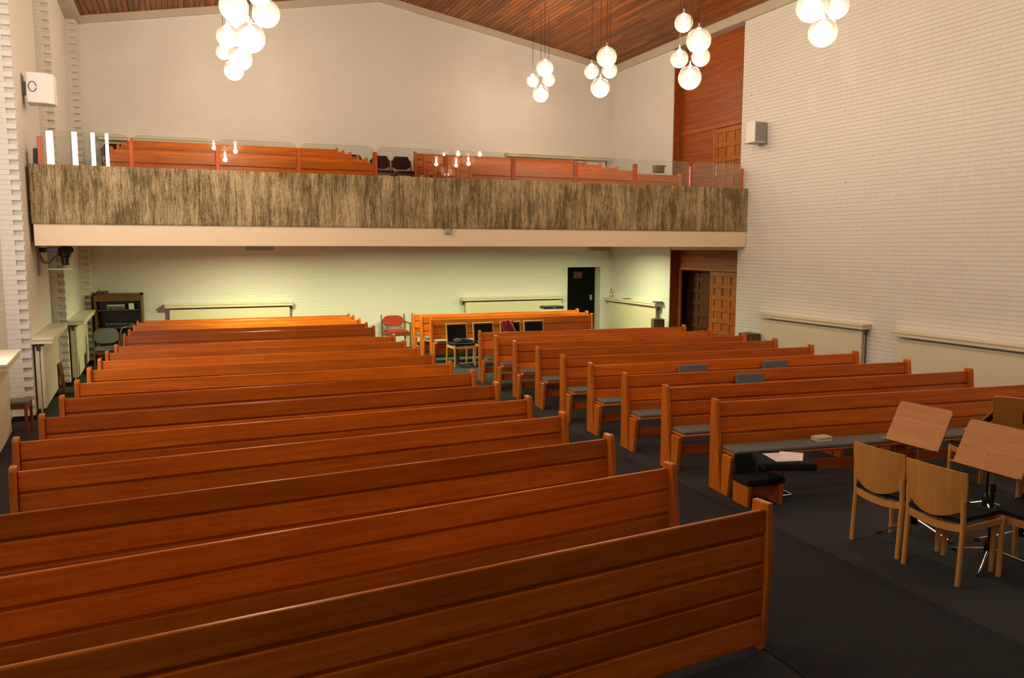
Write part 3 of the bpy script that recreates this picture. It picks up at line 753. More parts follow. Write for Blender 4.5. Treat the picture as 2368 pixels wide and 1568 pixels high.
for where, gl in CR.items():
    for j, (px, py, dia) in enumerate(gl):
        # the small offsets across the row come from the spread of each cluster
        X = XG + (.0, -.30, .14, .26, .04)[j]
        p = on_x(px, py, X)
        size = 'large' if dia > .33 else 'small'
        word = ('lowest of', 'highest big one of', 'wall side one of', 'aisle side one of', 'topmost of')[j]
        pendant(p.x, p.y, p.z, dia, '%s glass globe pendant, %s cluster %s' % (size, word, where), 'globe pendants %s' % where)
pL = on_x(1876, 16, XG)
for (dx, dy, z, dia) in ((.05, .1, pL.z + .5, .29),): pendant(XG + dx, pL.y + dy, z, dia, 'small glass globe pendant, topmost of cluster before the white speaker wall', 'globe pendants before the white speaker wall')
CL = [(615, 31, .36, 11.35, 'a', 'on the balcony entrance side of'), (579, 87, .36, 10.65, 'a', 'lowest of'), (540.5, 15, .36, 10.95, 'a', 'high in'), (526, 84, .29, 11.5, 'a', 'toothed wall side of'), (599, -14, .29, 10.9, 'a', 'topmost of'),
      (556, 135, .36, 13.4, 'b', 'lowest of'), (583, 100, .29, 13.95, 'b', 'low in'), (556, 50, .36, 13.8, 'b', 'topmost of'),
      (541, 163, .36, 16.2, 'c', 'lowest of'), (517, 120, .29, 16.85, 'c', 'toothed wall side of'), (550, 112, .29, 16.6, 'c', 'in the middle of'), (562, 78, .36, 16.3, 'c', 'topmost of')]
cw = {'a': 'above the toothed wall pews', 'b': 'before the glass by the toothed wall', 'c': 'over balcony pews by the toothed wall'}
for (px, py, dia, y, c, w_) in CL:
    p = on_y(px, py, y)
    pendant(p.x, y, p.z, dia, '%s glass globe pendant, %s cluster %s' % ('large' if dia > .33 else 'small', w_, cw[c]), 'globe pendants ' + cw[c])
for (dx, dy, dz, dia, w_) in ((0, 0, 0, .36, 'lowest'), (.2, .1, .45, .36, 'highest big one'), (-.2, .2, .25, .29, 'wall side one'), (.22, -.25, .22, .29, 'aisle side one')):
    pendant(.75 + dx, 8.3 + dy, 5.25 + dz, dia, '%s glass globe pendant, %s of cluster over the pew front rows' % ('large' if dia > .33 else 'small', w_), 'globe pendants over the pew front rows')

for (cx_, cy_, where, gl) in ((7.45, 5.05, 'over the music stands', ((0, 0, 4.80, .36, 'lowest'), (-.2, -.3, 5.08, .29, 'wall side one'), (.3, .1, 5.05, .29, 'aisle side one'), (.05, .3, 5.35, .36, 'highest big one'))),
                              (7.4, 3.0, 'nearest the altar end', ((0, .2, 4.65, .36, 'lowest'), (-.2, -.2, 4.98, .29, 'wall side one'), (.2, .5, 4.9, .29, 'aisle side one'), (.1, -.3, 5.3, .36, 'highest big one'))),
                              (1.05, 5.5, 'over the plank front panel', ((0, 0, 4.60, .36, 'lowest'), (-.25, .2, 4.85, .29, 'wall side one'), (.25, -.1, 4.82, .29, 'aisle side one'), (.1, .35, 5.25, .36, 'highest big one')))):
    for (dx, dy, z_, dia, w_) in gl:
        pendant(cx_ + dx, cy_ + dy, z_, dia, '%s glass globe pendant, %s of cluster %s' % ('large' if dia > .33 else 'small', w_, where), 'globe pendants ' + where)

# ------------------------------------------------------------------ chairs
def rounded(pts_fn, n): return [pts_fn(k / n) for k in range(n)]
def superellipse(w, h, cz, e=3.2, n=28):
    o = []
    for k in range(n):
        a = 2 * PI * k / n; c, s_ = math.cos(a), math.sin(a)
        o.append((math.copysign(abs(c) ** (2 / e), c) * w / 2, cz + math.copysign(abs(s_) ** (2 / e), s_) * h / 2))
    return o
def legs4(t, fm, w, d, r, hb, hf, lean=.05, sq=False):
    """back legs at y=0 rising to hb with a lean, front legs at y=-d up to hf"""
    for sx in (-1, 1):
        x = sx * (w / 2 - r)
        path = [(x, .02, 0), (x, 0, .42), (x, lean, hb)]
        if sq:
            MB().prism([(.04 - r, 0), (.04 + r, 0), (r, .42), (lean + r * .8, hb), (lean - r * .8, hb), (-r, .42)], 'x', x - r * .8, x + r * .8, bev=.003).build('leg', fm, t)
            MB().prism([(-d - r, 0), (-d + r, 0), (-d + r, hf), (-d - r, hf)], 'x', x - r * .8, x + r * .8, bev=.003).build('leg', fm, t)
        else:
            MB().tube(path, r, 12).build('leg', fm, t); MB().tube([(x, -d, 0), (x, -d, hf - .006), (x, -d, hf)], [r, r, r * .8], 12).build('leg', fm, t)
def chair(kind, label, x, y, rz, group=None, z=0.0, name='chair'):
    """chairs face local -y; local y=0 is the back"""
    t = thing(name, label, 'chair', (x, y, z), rz, group)
    if kind == 'ply':
        w, d, r = .49, .41, .019
        legs4(t, 'beech', w, d, r, .62, .455, .012)
        def fn(u, v):
            a = (u - .5) * 2
            zlo = .465 + .085 * a * a; zhi = .832 - .012 * a * a
            zz = zlo + (zhi - zlo) * v
            hw = .262 - .03 * (1 - v) ** 2 - .012 * v * v
            return (a * hw, -.004 + .050 * (1 - a * a) + .018 * v, zz)
        MB().sheet(fn, 14, 8, .012).build('backrest', 'ply', t)
        def fs(u, v):
            a = (u - .5) * 2; return (a * (.215 + .01 * v), -.425 + .44 * v + .0, .458 - .025 * (1 - a * a) * 1.0 * (1 - .4 * v) + .012 * (1 - v))
        MB().sheet(fs, 10, 8, .03, (0, 0, 1)).build('seat', 'black', t)
        for yy in (0, -d):
            def fr(u, v):
                a = (u - .5) * 2; return (a * (w / 2 - .02), yy - .011, .385 + .055 * v + (.028 * a * a if yy == 0 else 0) - (0.02 if yy == 0 else -.0))
            MB().sheet(fr, 10, 1, .022).build('seat_rail', 'beech', t)
        for sx in (-1, 1):
            xx = sx * (w / 2 - .019); MB().prism([(-d, .395), (0, .385), (0, .43), (-d, .445)], 'x', xx - .010, xx + .010, bev=.003).build('side_rail', 'beech', t)
    elif kind == 'birch':
        w, d, r = .47, .42, .017
        legs4(t, 'birch', w, d, r, .83, .43, .06, True)
        MB().bbox(-w / 2, w / 2, .045, .073, .805, .832, c=.006).build('top_rail', 'birch', t)
        MB().prism([(0.016, .46), (.05, .80), (.078, .80), (.044, .46)], 'x', -w / 2 + .03, w / 2 - .03, bev=.008, seg=2).build('backrest', 'black', t)
        MB().bbox(-w / 2 + .01, w / 2 - .01, -d - .01, .0, .42, .465, c=.016, seg=2).build('seat', 'black', t)
        q = MB(); q.box(-w / 2 + .03, w / 2 - .03, -d - .008, -d + .012, .36, .41); q.build('front_rail', 'birch', t)
        for sx in (-1, 1):
            xx = sx * (w / 2 - r); B(xx - .01, xx + .01, -d, 0, .36, .41).build('side_rail', 'birch', t)
    elif kind == 'red':
        w, d, r = .58, .44, .018
        legs4(t, 'oakdark', w, d, r, .82, .64, .07, True)
        o = []
        for k in range(24):
            a = 2 * PI * k / 24; c, s_ = math.cos(a), math.sin(a)
            o.append((math.copysign(abs(c) ** .55, c) * (w / 2 - .04), .675 + s_ * (.125 if s_ > 0 else .135)))
        MB().prism(o, 'y', .03, .075, bev=.01, seg=2).build('backrest', 'redfab', t)
        MB().bbox(-w / 2 + .045, w / 2 - .045, -d - .01, .0, .425, .475, c=.018, seg=2).build('seat', 'redfab', t)
        B(-w / 2 + .04, w / 2 - .04, -d - .005, -d + .015, .36, .42).build('front_rail', 'oakdark', t)
        for sx in (-1, 1):
            xx = sx * (w / 2 - r); B(xx - .01, xx + .01, -d, 0, .36, .42).build('side_rail', 'oakdark', t)
            MB().bbox(xx - .03, xx + .03, -d - .03, .06, .635, .66, c=.008, seg=2).build('armrest', 'oakdark', t)
    elif kind == 'grey':
        w, d, r = .47, .43, .017
        legs4(t, 'oakdark', w, d, r, .72, .43, .05, True)
        MB().prism(superellipse(w - .05, .29, .665), 'y', .0, .045, bev=.008, seg=2).build('backrest', 'greyfab', t)
        MB().prism(superellipse(w - .04, .31, .665), 'y', .044, .056, bev=.003).build('back_shell', 'oakdark', t)
        MB().bbox(-w / 2 + .02, w / 2 - .02, -d - .02, .0, .42, .475, c=.024, seg=3).build('seat', 'greyfab', t)
        B(-w / 2 + .03, w / 2 - .03, -d - .005, -d + .015, .36, .415).build('front_rail', 'oakdark', t)
        for sx in (-1, 1):
            xx = sx * (w / 2 - r); B(xx - .01, xx + .01, -d, 0, .36, .415).build('side_rail', 'oakdark', t)
    elif kind == 'brown':
        w, d, r = .47, .44, .016
        legs4(t, 'chairbrown', w, d, r, .74, .44, .06, True)
        o = [(-w / 2 + .025, .60), (-.12, .545), (.12, .545), (w / 2 - .025, .60), (w / 2 - .03, .735), (.15, .835), (-.15, .835), (-w / 2 + .03, .735)]
        MB().prism(o, 'y', .02, .06, bev=.01, seg=2).build('backrest', 'brownfab', t)
        MB().bbox(-w / 2 + .03, w / 2 - .03, -d - .01, .0, .425, .475, c=.016, seg=2).build('seat', 'brownfab', t)
        B(-w / 2 + .03, w / 2 - .03, -d - .005, -d + .015, .37, .42).build('front_rail', 'chairbrown', t)
        for sx in (-1, 1):
            xx = sx * (w / 2 - r); B(xx - .01, xx + .01, -d, 0, .37, .42).build('side_rail', 'chairbrown', t)
    elif kind == 'mahog':
        w, d, r = .46, .42, .018
        legs4(t, 'mahog', w, d, r, .80, .44, .05, True)
        MB().bbox(-w / 2 + .03, w / 2 - .03, .03, .06, .60, .79, c=.01, seg=2).build('backrest', 'greyfab', t)
        MB().bbox(-w / 2 + .02, w / 2 - .02, -d - .01, .0, .42, .47, c=.018, seg=2).build('seat', 'greyfab', t)
        B(-w / 2 + .03, w / 2 - .03, -d - .005, -d + .015, .36, .415).build('front_rail', 'mahog', t)
        for sx in (-1, 1):
            xx = sx * (w / 2 - r); B(xx - .01, xx + .01, -d, 0, .36, .415).build('side_rail', 'mahog', t)
    return t
# chairs at the music stands (backs towards the aisle, facing +x)
chair('ply', 'beech plywood chair with black seat, the twin nearer the papers and the first pew', 5.03, 4.67, PI / 2 + .01, 'plywood chairs at the music stands')
chair('ply', 'beech plywood chair with black seat, the twin further from the first pew', 5.01, 4.13, PI / 2 + .03, 'plywood chairs at the music stands')
pc = on_z(2330, 1268)
chair('ply', 'beech plywood chair cut off at the frame behind the twin chairs, black seat', 5.92, 3.90, -1.29, 'plywood chairs at the music stands')
chair('ply', 'beech plywood chair facing the pews beyond the widest music stand desk', 7.18, 5.20, PI, 'plywood chairs at the music stands')
# birch framed chairs
for i, (x, y, rz) in enumerate(((5.15, 15.68, .06), (5.74, 15.70, .03), (6.36, 15.72, .0), (6.90, 15.74, -.02))):
    chair('birch', ['birch framed chair with black back and a knitted scarf on its seat', 'birch framed chair with black back beside the chair with the scarf', 'birch framed chair with black back and a red jacket hung over it', 'birch framed chair with black back beside the one with the red jacket'][i], x, y, rz, 'birch chairs facing the pews')
chair('red', 'red upholstered armchair with wooden arms against the back wall', 4.50, 18.45, .03, None, name='armchair')
chair('grey', 'grey upholstered chair with wooden frame in front of the audio cabinet', -1.44, 17.35, .10)
t = thing('stool', 'reddish wooden stool with grey seat between radiator and the brightest brick pier', 'stool', (-2.06, 11.78, 0), -.04)
for sx in (-1, 1):
    for sy in (-1, 1): MB().prism([(sy * .15 - .017, 0), (sy * .15 + .017, 0), (sy * .14 + .017, .40), (sy * .14 - .017, .40)], 'x', sx * .145 - .016, sx * .145 + .016, bev=.003).build('leg', 'mahog', t)
for sy in (-1, 1): B(-.14, .14, sy * .14 - .01, sy * .14 + .01, .34, .395).build('rail', 'mahog', t)
for sx in (-1, 1): B(sx * .145 - .01, sx * .145 + .01, -.14, .14, .34, .395).build('rail', 'mahog', t)
MB().bbox(-.165, .165, -.165, .165, .395, .44, c=.016, seg=2).build('seat', 'greyfab', t)
# brown balcony chairs
zb5 = BZ[5]
for (px, lab) in ((818, 'brown upholstered chair on the balcony at the end of the pews nearest the toothed wall'), (881, 'brown upholstered chair on the balcony in the gap between pew blocks, beside the middle one'), (930, 'brown upholstered chair on the balcony next to the pew block nearest the timber entrance')):
    p = on_y(px, 370, 18.25); chair('brown', lab, p.x, 18.3, .02, 'brown chairs on the balcony', zb5)
p = on_y(262, 350, 18.1); chair('brown', 'brown upholstered chair alone in the balcony corner by the toothed wall', p.x, 18.25, .15, 'brown chairs on the balcony', zb5)
p = on_y(246, 350, 17.9)

# ------------------------------------------------------------------ music stands
def stand(label, bx, by, hz, yaw, tilt, w=.50, h=.36, rot0=0.4, post_mat='blackmetal'):
    """desk reading side faces local -y, tilted back"""
    t = thing('music_stand', label, 'music stand', (bx, by, 0), yaw, 'wooden music stands')
    MB().tube([(0, 0, .12), (0, 0, .62)], .013, 10).build('lower_post', 'blackmetal', t)
    MB().tube([(0, 0, .55), (0, 0, hz - .12)], .009, 10).build('upper_post', 'steel', t)
    MB().lathe([(1e-4, -.06), (.03, -.055), (.036, 0), (.028, .05), (.014, .07), (1e-4, .07)], (0, 0, .135), 14).build('hub', 'blackplastic', t)
    MB().lathe([(1e-4, -.03), (.02, -.028), (.022, .03), (1e-4, .035)], (0, 0, .6), 12).build('clamp', 'blackplastic', t)
    for k in range(3):
        a = rot0 + k * 2 * PI / 3; c, s_ = math.cos(a), math.sin(a)
        lg = MB().tube([(c * .02, s_ * .02, .12), (c * .30, s_ * .30, .018)], .0085, 8).build('leg', 'chrome', t)
        MB().tube([(c * .285, s_ * .285, .020), (c * .325, s_ * .325, .012)], .0125, 8).build('rubber_foot', 'blackplastic', lg)
    rt = Matrix.Translation((0, -.01, hz)) @ Matrix.Rotation(-tilt, 4, 'X')
    o = [(-w / 2, -h / 2), (w / 2, -h / 2)]; r = .035
    for k in range(5): a = k * PI / 8; o.append((w / 2 - r + r * math.cos(a), h / 2 - r + r * math.sin(a)))
    for k in range(5): a = PI / 2 + k * PI / 8; o.append((-w / 2 + r + r * math.cos(a), h / 2 - r + r * math.sin(a)))
    dk = MB().prism(o, 'y', -.006, .006, bev=.002).xf(rt).build('desk', 'desk', t)
    MB().bbox(-w / 2 - .004, w / 2 + .004, -.045, .004, -h / 2 - .012, -h / 2 + .001, c=.003).xf(rt).build('lip', 'desk', dk)
    MB().bbox(-.04, .04, .006, .04, -.05, .05, c=.004).xf(rt).build('desk_bracket', 'blackmetal', t)
    return t
def fit_stand(label, base_px, desk_px, yaw, tilt, w, h, rot0):
    b0 = on_z(*base_px); d = ray(*desk_px); s_ = math.hypot(b0.x, b0.y) / math.hypot(d.x, d.y); hz = HC + d.z * s_
    return stand(label, b0.x, b0.y, hz, yaw, tilt, w, h, rot0)
b0 = on_z(2112, 1232); stand('wooden music stand behind the twin plywood chairs, nearest the papers', b0.x, b0.y, .922, -1.544, .455, .51, .352, .2)
b0 = on_z(2284, 1305); wst = stand('wooden music stand with the widest desk, two small screw holes in it', b0.x, b0.y, .903, -1.582, .45, .56, .358, 1.0)
rt_ = Matrix.Translation((0, -.01, .903)) @ Matrix.Rotation(-.45, 4, 'X')
for xx in (-.02, .03): MB().cyl((xx, -.0068, -.06), (xx, -.005, -.06), .005, 8).xf(rt_).build('screw_hole', 'blackmetal', wst)
fit_stand('wooden music stand seen from behind, dark underside of its desk showing', (2278, 1190), (2293, 960), PI + .42, math.radians(40), .50, .36, .5)
fit_stand('wooden music stand with dark back of its desk turned to the aisle chairs', (2358, 1262), (2352, 962), 2.1, math.radians(25), .50, .34, .3)

# ------------------------------------------------------------------ things on and around the pews
def pew_point(rec, s, dy, z): 
    A, ang, L = rec; return Vector((A.x + math.cos(ang) * s - math.sin(ang) * dy, A.y + math.sin(ang) * s + math.cos(ang) * dy, z))
def along(rec, px, py):
    """distance along a pew's top line of the pixel column px"""
    A, ang, L = rec; r = ray(px, py); dx, dy = math.cos(ang), math.sin(ang)
    # A + s d = t r (ground plan)
    det = dx * (-r.y) - dy * (-r.x); return ((-A.x) * (-r.y) - (-A.y) * (-r.x)) / det
def stand_cushion(rec, px0, px1, py, label, zt):
    s0, s1 = along(rec, px0, py), along(rec, px1, py)
    p = pew_point(rec, (s0 + s1) / 2, -.10, .462); w = s1 - s0
    o = MB().bbox(-w / 2, w / 2, -.03, .03, 0, .372, c=.02, seg=3).build('cushion', 'greycush', None, p, (-.12, 0, rec[1]))
    tag(o, label, 'cushion', 'grey cushions leaning on the pews'); return o
stand_cushion(RIGHT[3], 1564, 1626, 850, 'slate grey cushion leaning upright against a pew back, beside a dark green bundle', .3)
stand_cushion(RIGHT[3], 1757, 1812, 838, 'slate grey cushion leaning upright alone near the radiator end of its pew', .3)
stand_cushion(RIGHT[2], 1696, 1759, 872, 'slate grey cushion leaning upright on the third pew from the music stands', .3)
# green bundle
s_ = along(RIGHT[3], 1676, 855); p = pew_point(RIGHT[3], s_, -.14, .46)
mb = MB(); mb.lathe([(1e-4, 0), (.12, .01), (.145, .07), (.12, .16), (.07, .235), (1e-4, .25)], (0, 0, 0), 18)
mb.v = [(v[0] * 1.05 + .02 * math.sin(v[2] * 30 + v[1] * 20), v[1] * .55 + .01 * math.sin(v[0] * 40), v[2]) for v in mb.v]
tag(mb.build('folded_garment', 'greenfab', None, p, (0, 0, RIGHT[3][1])), 'dark green crumpled garment lying on a pew between two grey cushions', 'garment')
# book on the front pew
s_ = along(RIGHT[0], 1871, 1025); p = pew_point(RIGHT[0], s_, -.20, .462)
bkz = thing('book', 'thick cream book lying on the grey cushion of the pew by the stands', 'book', p, RIGHT[0][1] + .1)
BB(-.085, .085, -.06, .06, 0, .008, c=.002).build('cover', 'book', bkz); BB(-.085, .085, -.06, .06, .037, .045, c=.002).build('cover', 'book', bkz); B(-.08, .08, -.055, .055, .008, .037).build('pages', 'paper', bkz)
BB(-.088, -.080, -.06, .06, 0, .045, c=.002).build('spine', 'book', bkz)
# low black upholstered stool with wooden ends at the pew end
q0 = on_z(1676, 1150); 
st = thing('low_stool', 'low wooden bench with black padded seat and black back panel at the pew end', 'stool', (4.73, 5.99, 0), -.08)
MB().bbox(-.015, .40, -.135, .135, .20, .262, c=.02, seg=2).build('seat', 'black', st)
for xx in (.0, .345): MB().prism([(-.12, 0), (.12, 0), (.13, .20), (-.13, .20)], 'x', xx, xx + .035, bev=.004).build('end_board', 'post', st)
B(.035, .345, -.02, .0, .08, .16).build('stretcher', 'post', st)
MB().bbox(-.0, .395, .092, .13, .255, .455, c=.012, seg=2).build('back_panel', 'black', st)
# black cantilever seat with chrome tube base and the papers on it
cs = thing('cantilever_stool', 'black padded stool on a bent chrome tube base in front of the first pew', 'stool', (5.02, 5.75, 0), -.42)
MB().bbox(-.24, .24, -.20, .20, .405, .475, c=.02, seg=2).build('seat', 'black', cs)
MB().tube([(-.20, .15, .41), (-.20, .19, .05), (-.18, .22, .014), (.17, .37, .012), (.20, .39, .012), (.20, .41, .012), (.13, .58, .014), (.10, .55, .05), (.12, .17, .41)], .0115, 10).build('tube_base', 'chrome', cs)
for (dx, dy, rz, mt_, zz, lab) in ((-.03, .02, -.25, 'paper2', .4755, 'sheet of printed pinkish paper on the black cantilever stool'), (.08, .06, -.75, 'paper', .4770, 'white sheet of paper on the black cantilever stool, partly under nothing')):
    p = cs.matrix_basis @ Vector((dx, dy, zz)); o = BB(-.105, .105, -.148, .148, 0, .0012, c=.0003).build('paper_sheet', mt_, None, Matrix.Translation(cs.location) @ Matrix.Rotation(-.42, 4, 'Z') @ Vector((dx, dy, zz)), (0, 0, rz))
    tag(o, lab.replace(', partly under nothing', ' beside the pinkish one'), 'paper')
# scarf on first birch chair, dark thing on second, red jacket on third
def blob(name, mat, loc, rx, ry, rz_, seed, label, cat, amp=.3, rot=0):
    rnd = random.Random(seed); bm = bmesh.new(); bmesh.ops.create_icosphere(bm, subdivisions=3, radius=1)
    ph = [rnd.uniform(0, 6) for _ in range(6)]
    for v in bm.verts:
        c = v.co; k = 1 + amp * (math.sin(5 * c.x + ph[0]) * math.sin(4 * c.y + ph[1]) + .5 * math.sin(9 * c.z + ph[2] + 4 * c.x))
        v.co = Vector((c.x * rx * k, c.y * ry * k, max(-.35, c.z) * rz_ * k))
    me = bpy.data.meshes.new(name); bm.to_mesh(me); bm.free()
    for p_ in me.polygons: p_.use_smooth = True
    me.materials.append(M[mat]); o = link(name, me, None, None, loc, (0, 0, rot)); tag(o, label, cat); return o
sf = blob('scarf', 'scarf', (5.20, 15.50, .49), .19, .13, .06, 3, 'dark knitted scarf heaped on a birch chair seat with one end hanging down', 'scarf')
mbk = MB().sheet(lambda u, v: (-.21 + .07 * u + .01 * math.sin(v * 9), -.20 - .03 * math.sin(u * 3) , -.44 + .47 * v), 4, 10, .018).build('hanging_end', 'scarf', sf)
blob('dark_garment', 'scarf', (5.98, 15.50, .50), .14, .13, .09, 5, 'dark crumpled garment on the birch chair beside the scarf', 'garment')
jk = MB().sheet(lambda u, v: (6.27 + .02 * math.sin(v * 7) + (u - .5) * (.22 + .10 * (1 - v)) + .06 * (1 - v), (15.70 - .028 * math.sin(u * 8) - .02 * math.sin(u * 17 + 2 * v)) if v < .84 else 15.70 + (v - .84) * .62, min(.855, .44 + .50 * v) if v < .84 else .86 - (v - .84) * .05), 18, 18, .016)
jko = jk.build('jacket', 'jacket'); tag(jko, 'red jacket with a pale piping hung over the back of a birch chair', 'jacket')
MB().tube([(6.32, 15.655, .845), (6.36, 15.64, .76), (6.41, 15.635, .66), (6.49, 15.63, .55)], .006, 6).build('piping', 'paper', jko)
# black case on the pew near the door
p = on_y(1286, 719, 17.55)
cse = thing('black_case', 'flat black case lying on top of the pew back near the black door', 'case', (p.x, 17.79, .90))
zc_ = .0
MB().bbox(-.26, .26, -.14, .16, .004, .075, c=.022, seg=3).build('shell', 'blackplastic', cse)
BB(-.03, .03, -.152, -.138, .025, .05, c=.004).build('clasp', 'steel', cse)

# hymn book boxes
def bookbox(label, p, rz, w=.36, d=.24, h=.20, legs=.70, z=0.0):
    t = thing('book_box', label, 'box', (p[0], p[1], z), rz, 'wooden hymn book boxes')
    zb_ = legs if legs else 0
    for (x0, x1, y0, y1) in ((-w / 2, w / 2, -d / 2, -d / 2 + .015), (-w / 2, w / 2, d / 2 - .015, d / 2), (-w / 2, -w / 2 + .015, -d / 2, d / 2), (w / 2 - .015, w / 2, -d / 2, d / 2)):
        B(x0, x1, y0, y1, zb_, zb_ + h).build('side', 'oakdark', t)
    B(-w / 2, w / 2, -d / 2, d / 2, zb_, zb_ + .012).build('bottom', 'oakdark', t)
    BB(-w / 2 - .005, w * .1, -d / 2 - .005, d / 2 + .005, zb_ + h - .002, zb_ + h + .012, c=.002).build('lid', 'oakdark', t)
    if legs:
        for sx in (-1, 1):
            for sy in (-1, 1): B(sx * (w / 2 - .02) - .015, sx * (w / 2 - .02) + .015, sy * (d / 2 - .02) - .015, sy * (d / 2 - .02) + .015, 0, zb_ + .004).build('leg', 'oakdark', t)
    BB(.0, .13, -.08, .07, zb_ + h - .01, zb_ + h + .016, c=.003).build('booklet', 'booktop', t)
    return t
p = on_x(1521, 748, XR - .35); bookbox('dark wooden hymn book box on legs below the radiator shelf beside the timber entrance', (XR - .35, p.y), 1.2, legs=on_x(1521, 737, XR - .35).z - .21)
p = on_x(1733, 778, XR - .22); bookbox('dark wooden hymn book box with blue booklet at the corner past the timber entrance', (XR - .22, p.y), 1.35, .40, .26, .22, on_x(1733, 770, XR - .22).z - .23)
bookbox('small wooden box standing on the front balcony pew near the timber entrance', (on_y(1524, 396, BROW[0]).x, BROW[0] + .02), .3, .22, .12, .13, False, BZ[0] + .905)

# audio cabinet with equipment
cx0, cx1 = on_y(217, 700, 18.3).x, on_y(330, 700, 18.3).x; ctop = on_y(270, 680, 18.3).z
cab = thing('audio_cabinet', 'dark wooden cabinet with open shelves of audio equipment in the back corner', 'cabinet', ((cx0 + cx1) / 2, 18.3, 0)); cw_ = (cx1 - cx0) / 2
BB(-cw_, -cw_ + .035, 0, .45, 0, ctop, c=.003).build('side_panel', 'oakdark', cab); BB(cw_ - .045, cw_, 0, .45, 0, ctop, c=.003).build('side_panel', 'oakdark', cab)
BB(-cw_, cw_, 0, .45, ctop - .03, ctop, c=.003).build('top', 'oakdark', cab); BB(-cw_ + .03, cw_ - .03, .01, .03, ctop - .15, ctop - .03, c=.003).build('fascia_board', 'oakdark', cab)
B(-cw_, cw_, .43, .45, 0, ctop).build('back', 'blackplastic', cab)
zsA, zsB = on_y(270, 716, 18.4).z, on_y(270, 757, 18.4).z
for zz in (zsA, zsB, .12): BB(-cw_ + .03, cw_ - .04, .03, .43, zz - .02, zz, c=.002).build('shelf', 'oakdark', cab)
cxm = (cx0 + cx1) / 2
def gear(name, label, cat, x0, x1, z, h, mat, y0=18.38, knobs=0, kz=.5):
    t = thing(name, label, cat, ((x0 + x1) / 2, y0, z)); w_ = (x1 - x0) / 2
    BB(-w_, w_, 0, .26, 0, h, c=.005).build('body', mat, t)
    for k in range(knobs):
        xx = -w_ + (k + .7) * 2 * w_ / (knobs + .4); MB().cyl((xx, 0, h * kz), (xx, -.014, h * kz), .009, 8).build('knob', 'paleobj', t)
    return t
xg = lambda px: on_y(px, 700, 18.38).x
gear('amplifier', 'dark amplifier on the upper shelf of the audio cabinet', 'amplifier', xg(243), xg(290), zsA + .001, .055, 'darkgrey', knobs=4)
gear('tape_deck', 'silver audio deck lying on the dark amplifier in the cabinet', 'audio deck', xg(246), xg(288), zsA + .057, .05, 'grey', 18.385, 6)
gear('speaker_box', 'small white box with three dark spots on the upper cabinet shelf', 'box', xg(297), xg(309.5), zsA + .001, .125, 'paleobj', 18.37)
for k, (dx, dz) in enumerate(((-.02, .03), (.015, .065), (-.015, .1))):
    pass
gear('mixer', 'black audio mixer with a row of pale knobs on the lower cabinet shelf', 'mixer', xg(240), xg(293), zsB + .001, .10, 'blackplastic', knobs=9, kz=.72)
gear('folder_box', 'dark blue box with a cream top lying in the audio cabinet', 'box', xg(294), xg(309), zsB + .001, .085, 'booktop')
wr_ = gear('radio_receiver', 'small dark receiver with stub antenna on top of the audio cabinet', 'receiver', on_y(222, 676, 18.4).x, on_y(248.5, 676, 18.4).x, ctop, .05, 'darkgrey', 18.45, 2)
MB().cyl((-.06, .05, .05), (-.06, .05, .11), .004, 6).build('antenna', 'blackplastic', wr_)
p = on_y(293, 768, 17.7)
ct = thing('chrome_tube_frame', 'bent chrome tube frame showing between cabinet and last pews', 'frame', (p.x, 17.95, 0))
MB().tube([(-.12, 0, 0), (-.12, 0, .70), (-.09, 0, .755), (-.03, 0, .78), (.09, 0, .78), (.12, 0, .75), (.12, 0, .70), (.12, 0, 0)], .012, 10).build('tube', 'chrome', ct)

# speakers on the side walls
y, xe, _ = PIERS[5]; y2, _, xi2 = PIERS[6]
d = (Vector((xi2, y2, 0)) - Vector((xe, y, 0))).normalized(); a5 = math.atan2(d.y, d.x)
p = Vector((xe, y, 0)) + d * .95
zt_, zb_ = on_y(85, 163, 13.3).z, on_y(85, 234, 13.3).z
sp = thing('wall_speaker', 'white box loudspeaker with a coiled cable on the toothed wall', 'speaker', (p.x, p.y, zb_), a5, 'white wall loudspeakers')
o = [(-.16, -.06), (-.16, -.30), (-.08, -.40), (.10, -.42), (.19, -.36), (.19, -.06)]
MB().prism(o, 'z', 0, zt_ - zb_, bev=.006).build('cabinet', 'speaker', sp)
B(-.05, .05, -.065, 0, .12, .3).build('bracket', 'grey', sp)
MB().tube([(-.168, -.14 - .05 * math.cos(k * .6), .22 + .07 * math.sin(k * .6)) for k in range(11)], .006, 6).build('cable', 'blackplastic', sp)
MB().cyl((.0, -.24, .0), (.0, -.24, -.02), .012, 8).build('mount_bolt', 'steel', sp)
p0, p1 = on_x(1738, 284, XR - .2), on_x(1738, 332, XR - .2)
sp2 = thing('wall_speaker', 'white box loudspeaker on the plain brick wall beside the timber entrance', 'speaker', (XR, p0.y - .12, p1.z), 0, 'white wall loudspeakers')
MB().bbox(-.32, -.05, -.13, .13, 0, p0.z - p1.z, c=.012, seg=2).build('cabinet', 'speaker', sp2)
B(-.32 + .02, -.052, -.134, -.129, .015, p0.z - p1.z - .02).build('side_grille', 'speakerdark', sp2)
B(-.06, .0, -.05, .05, .1, .2).build('bracket', 'grey', sp2); BB(-.34, -.0, -.15, .15, -.012, 0, c=.003).build('base_plate', 'grey', sp2)
# wall hook
p = on_x(1957, 421, XR)
hk = MB().tube([(XR + .005, p.y, p.z), (XR - .02, p.y, p.z), (XR - .025, p.y, p.z - .02)], .006, 6).build('wall_hook', 'grey'); tag(hk, 'tiny grey hook in the plain brick wall above the radiators', 'hook')
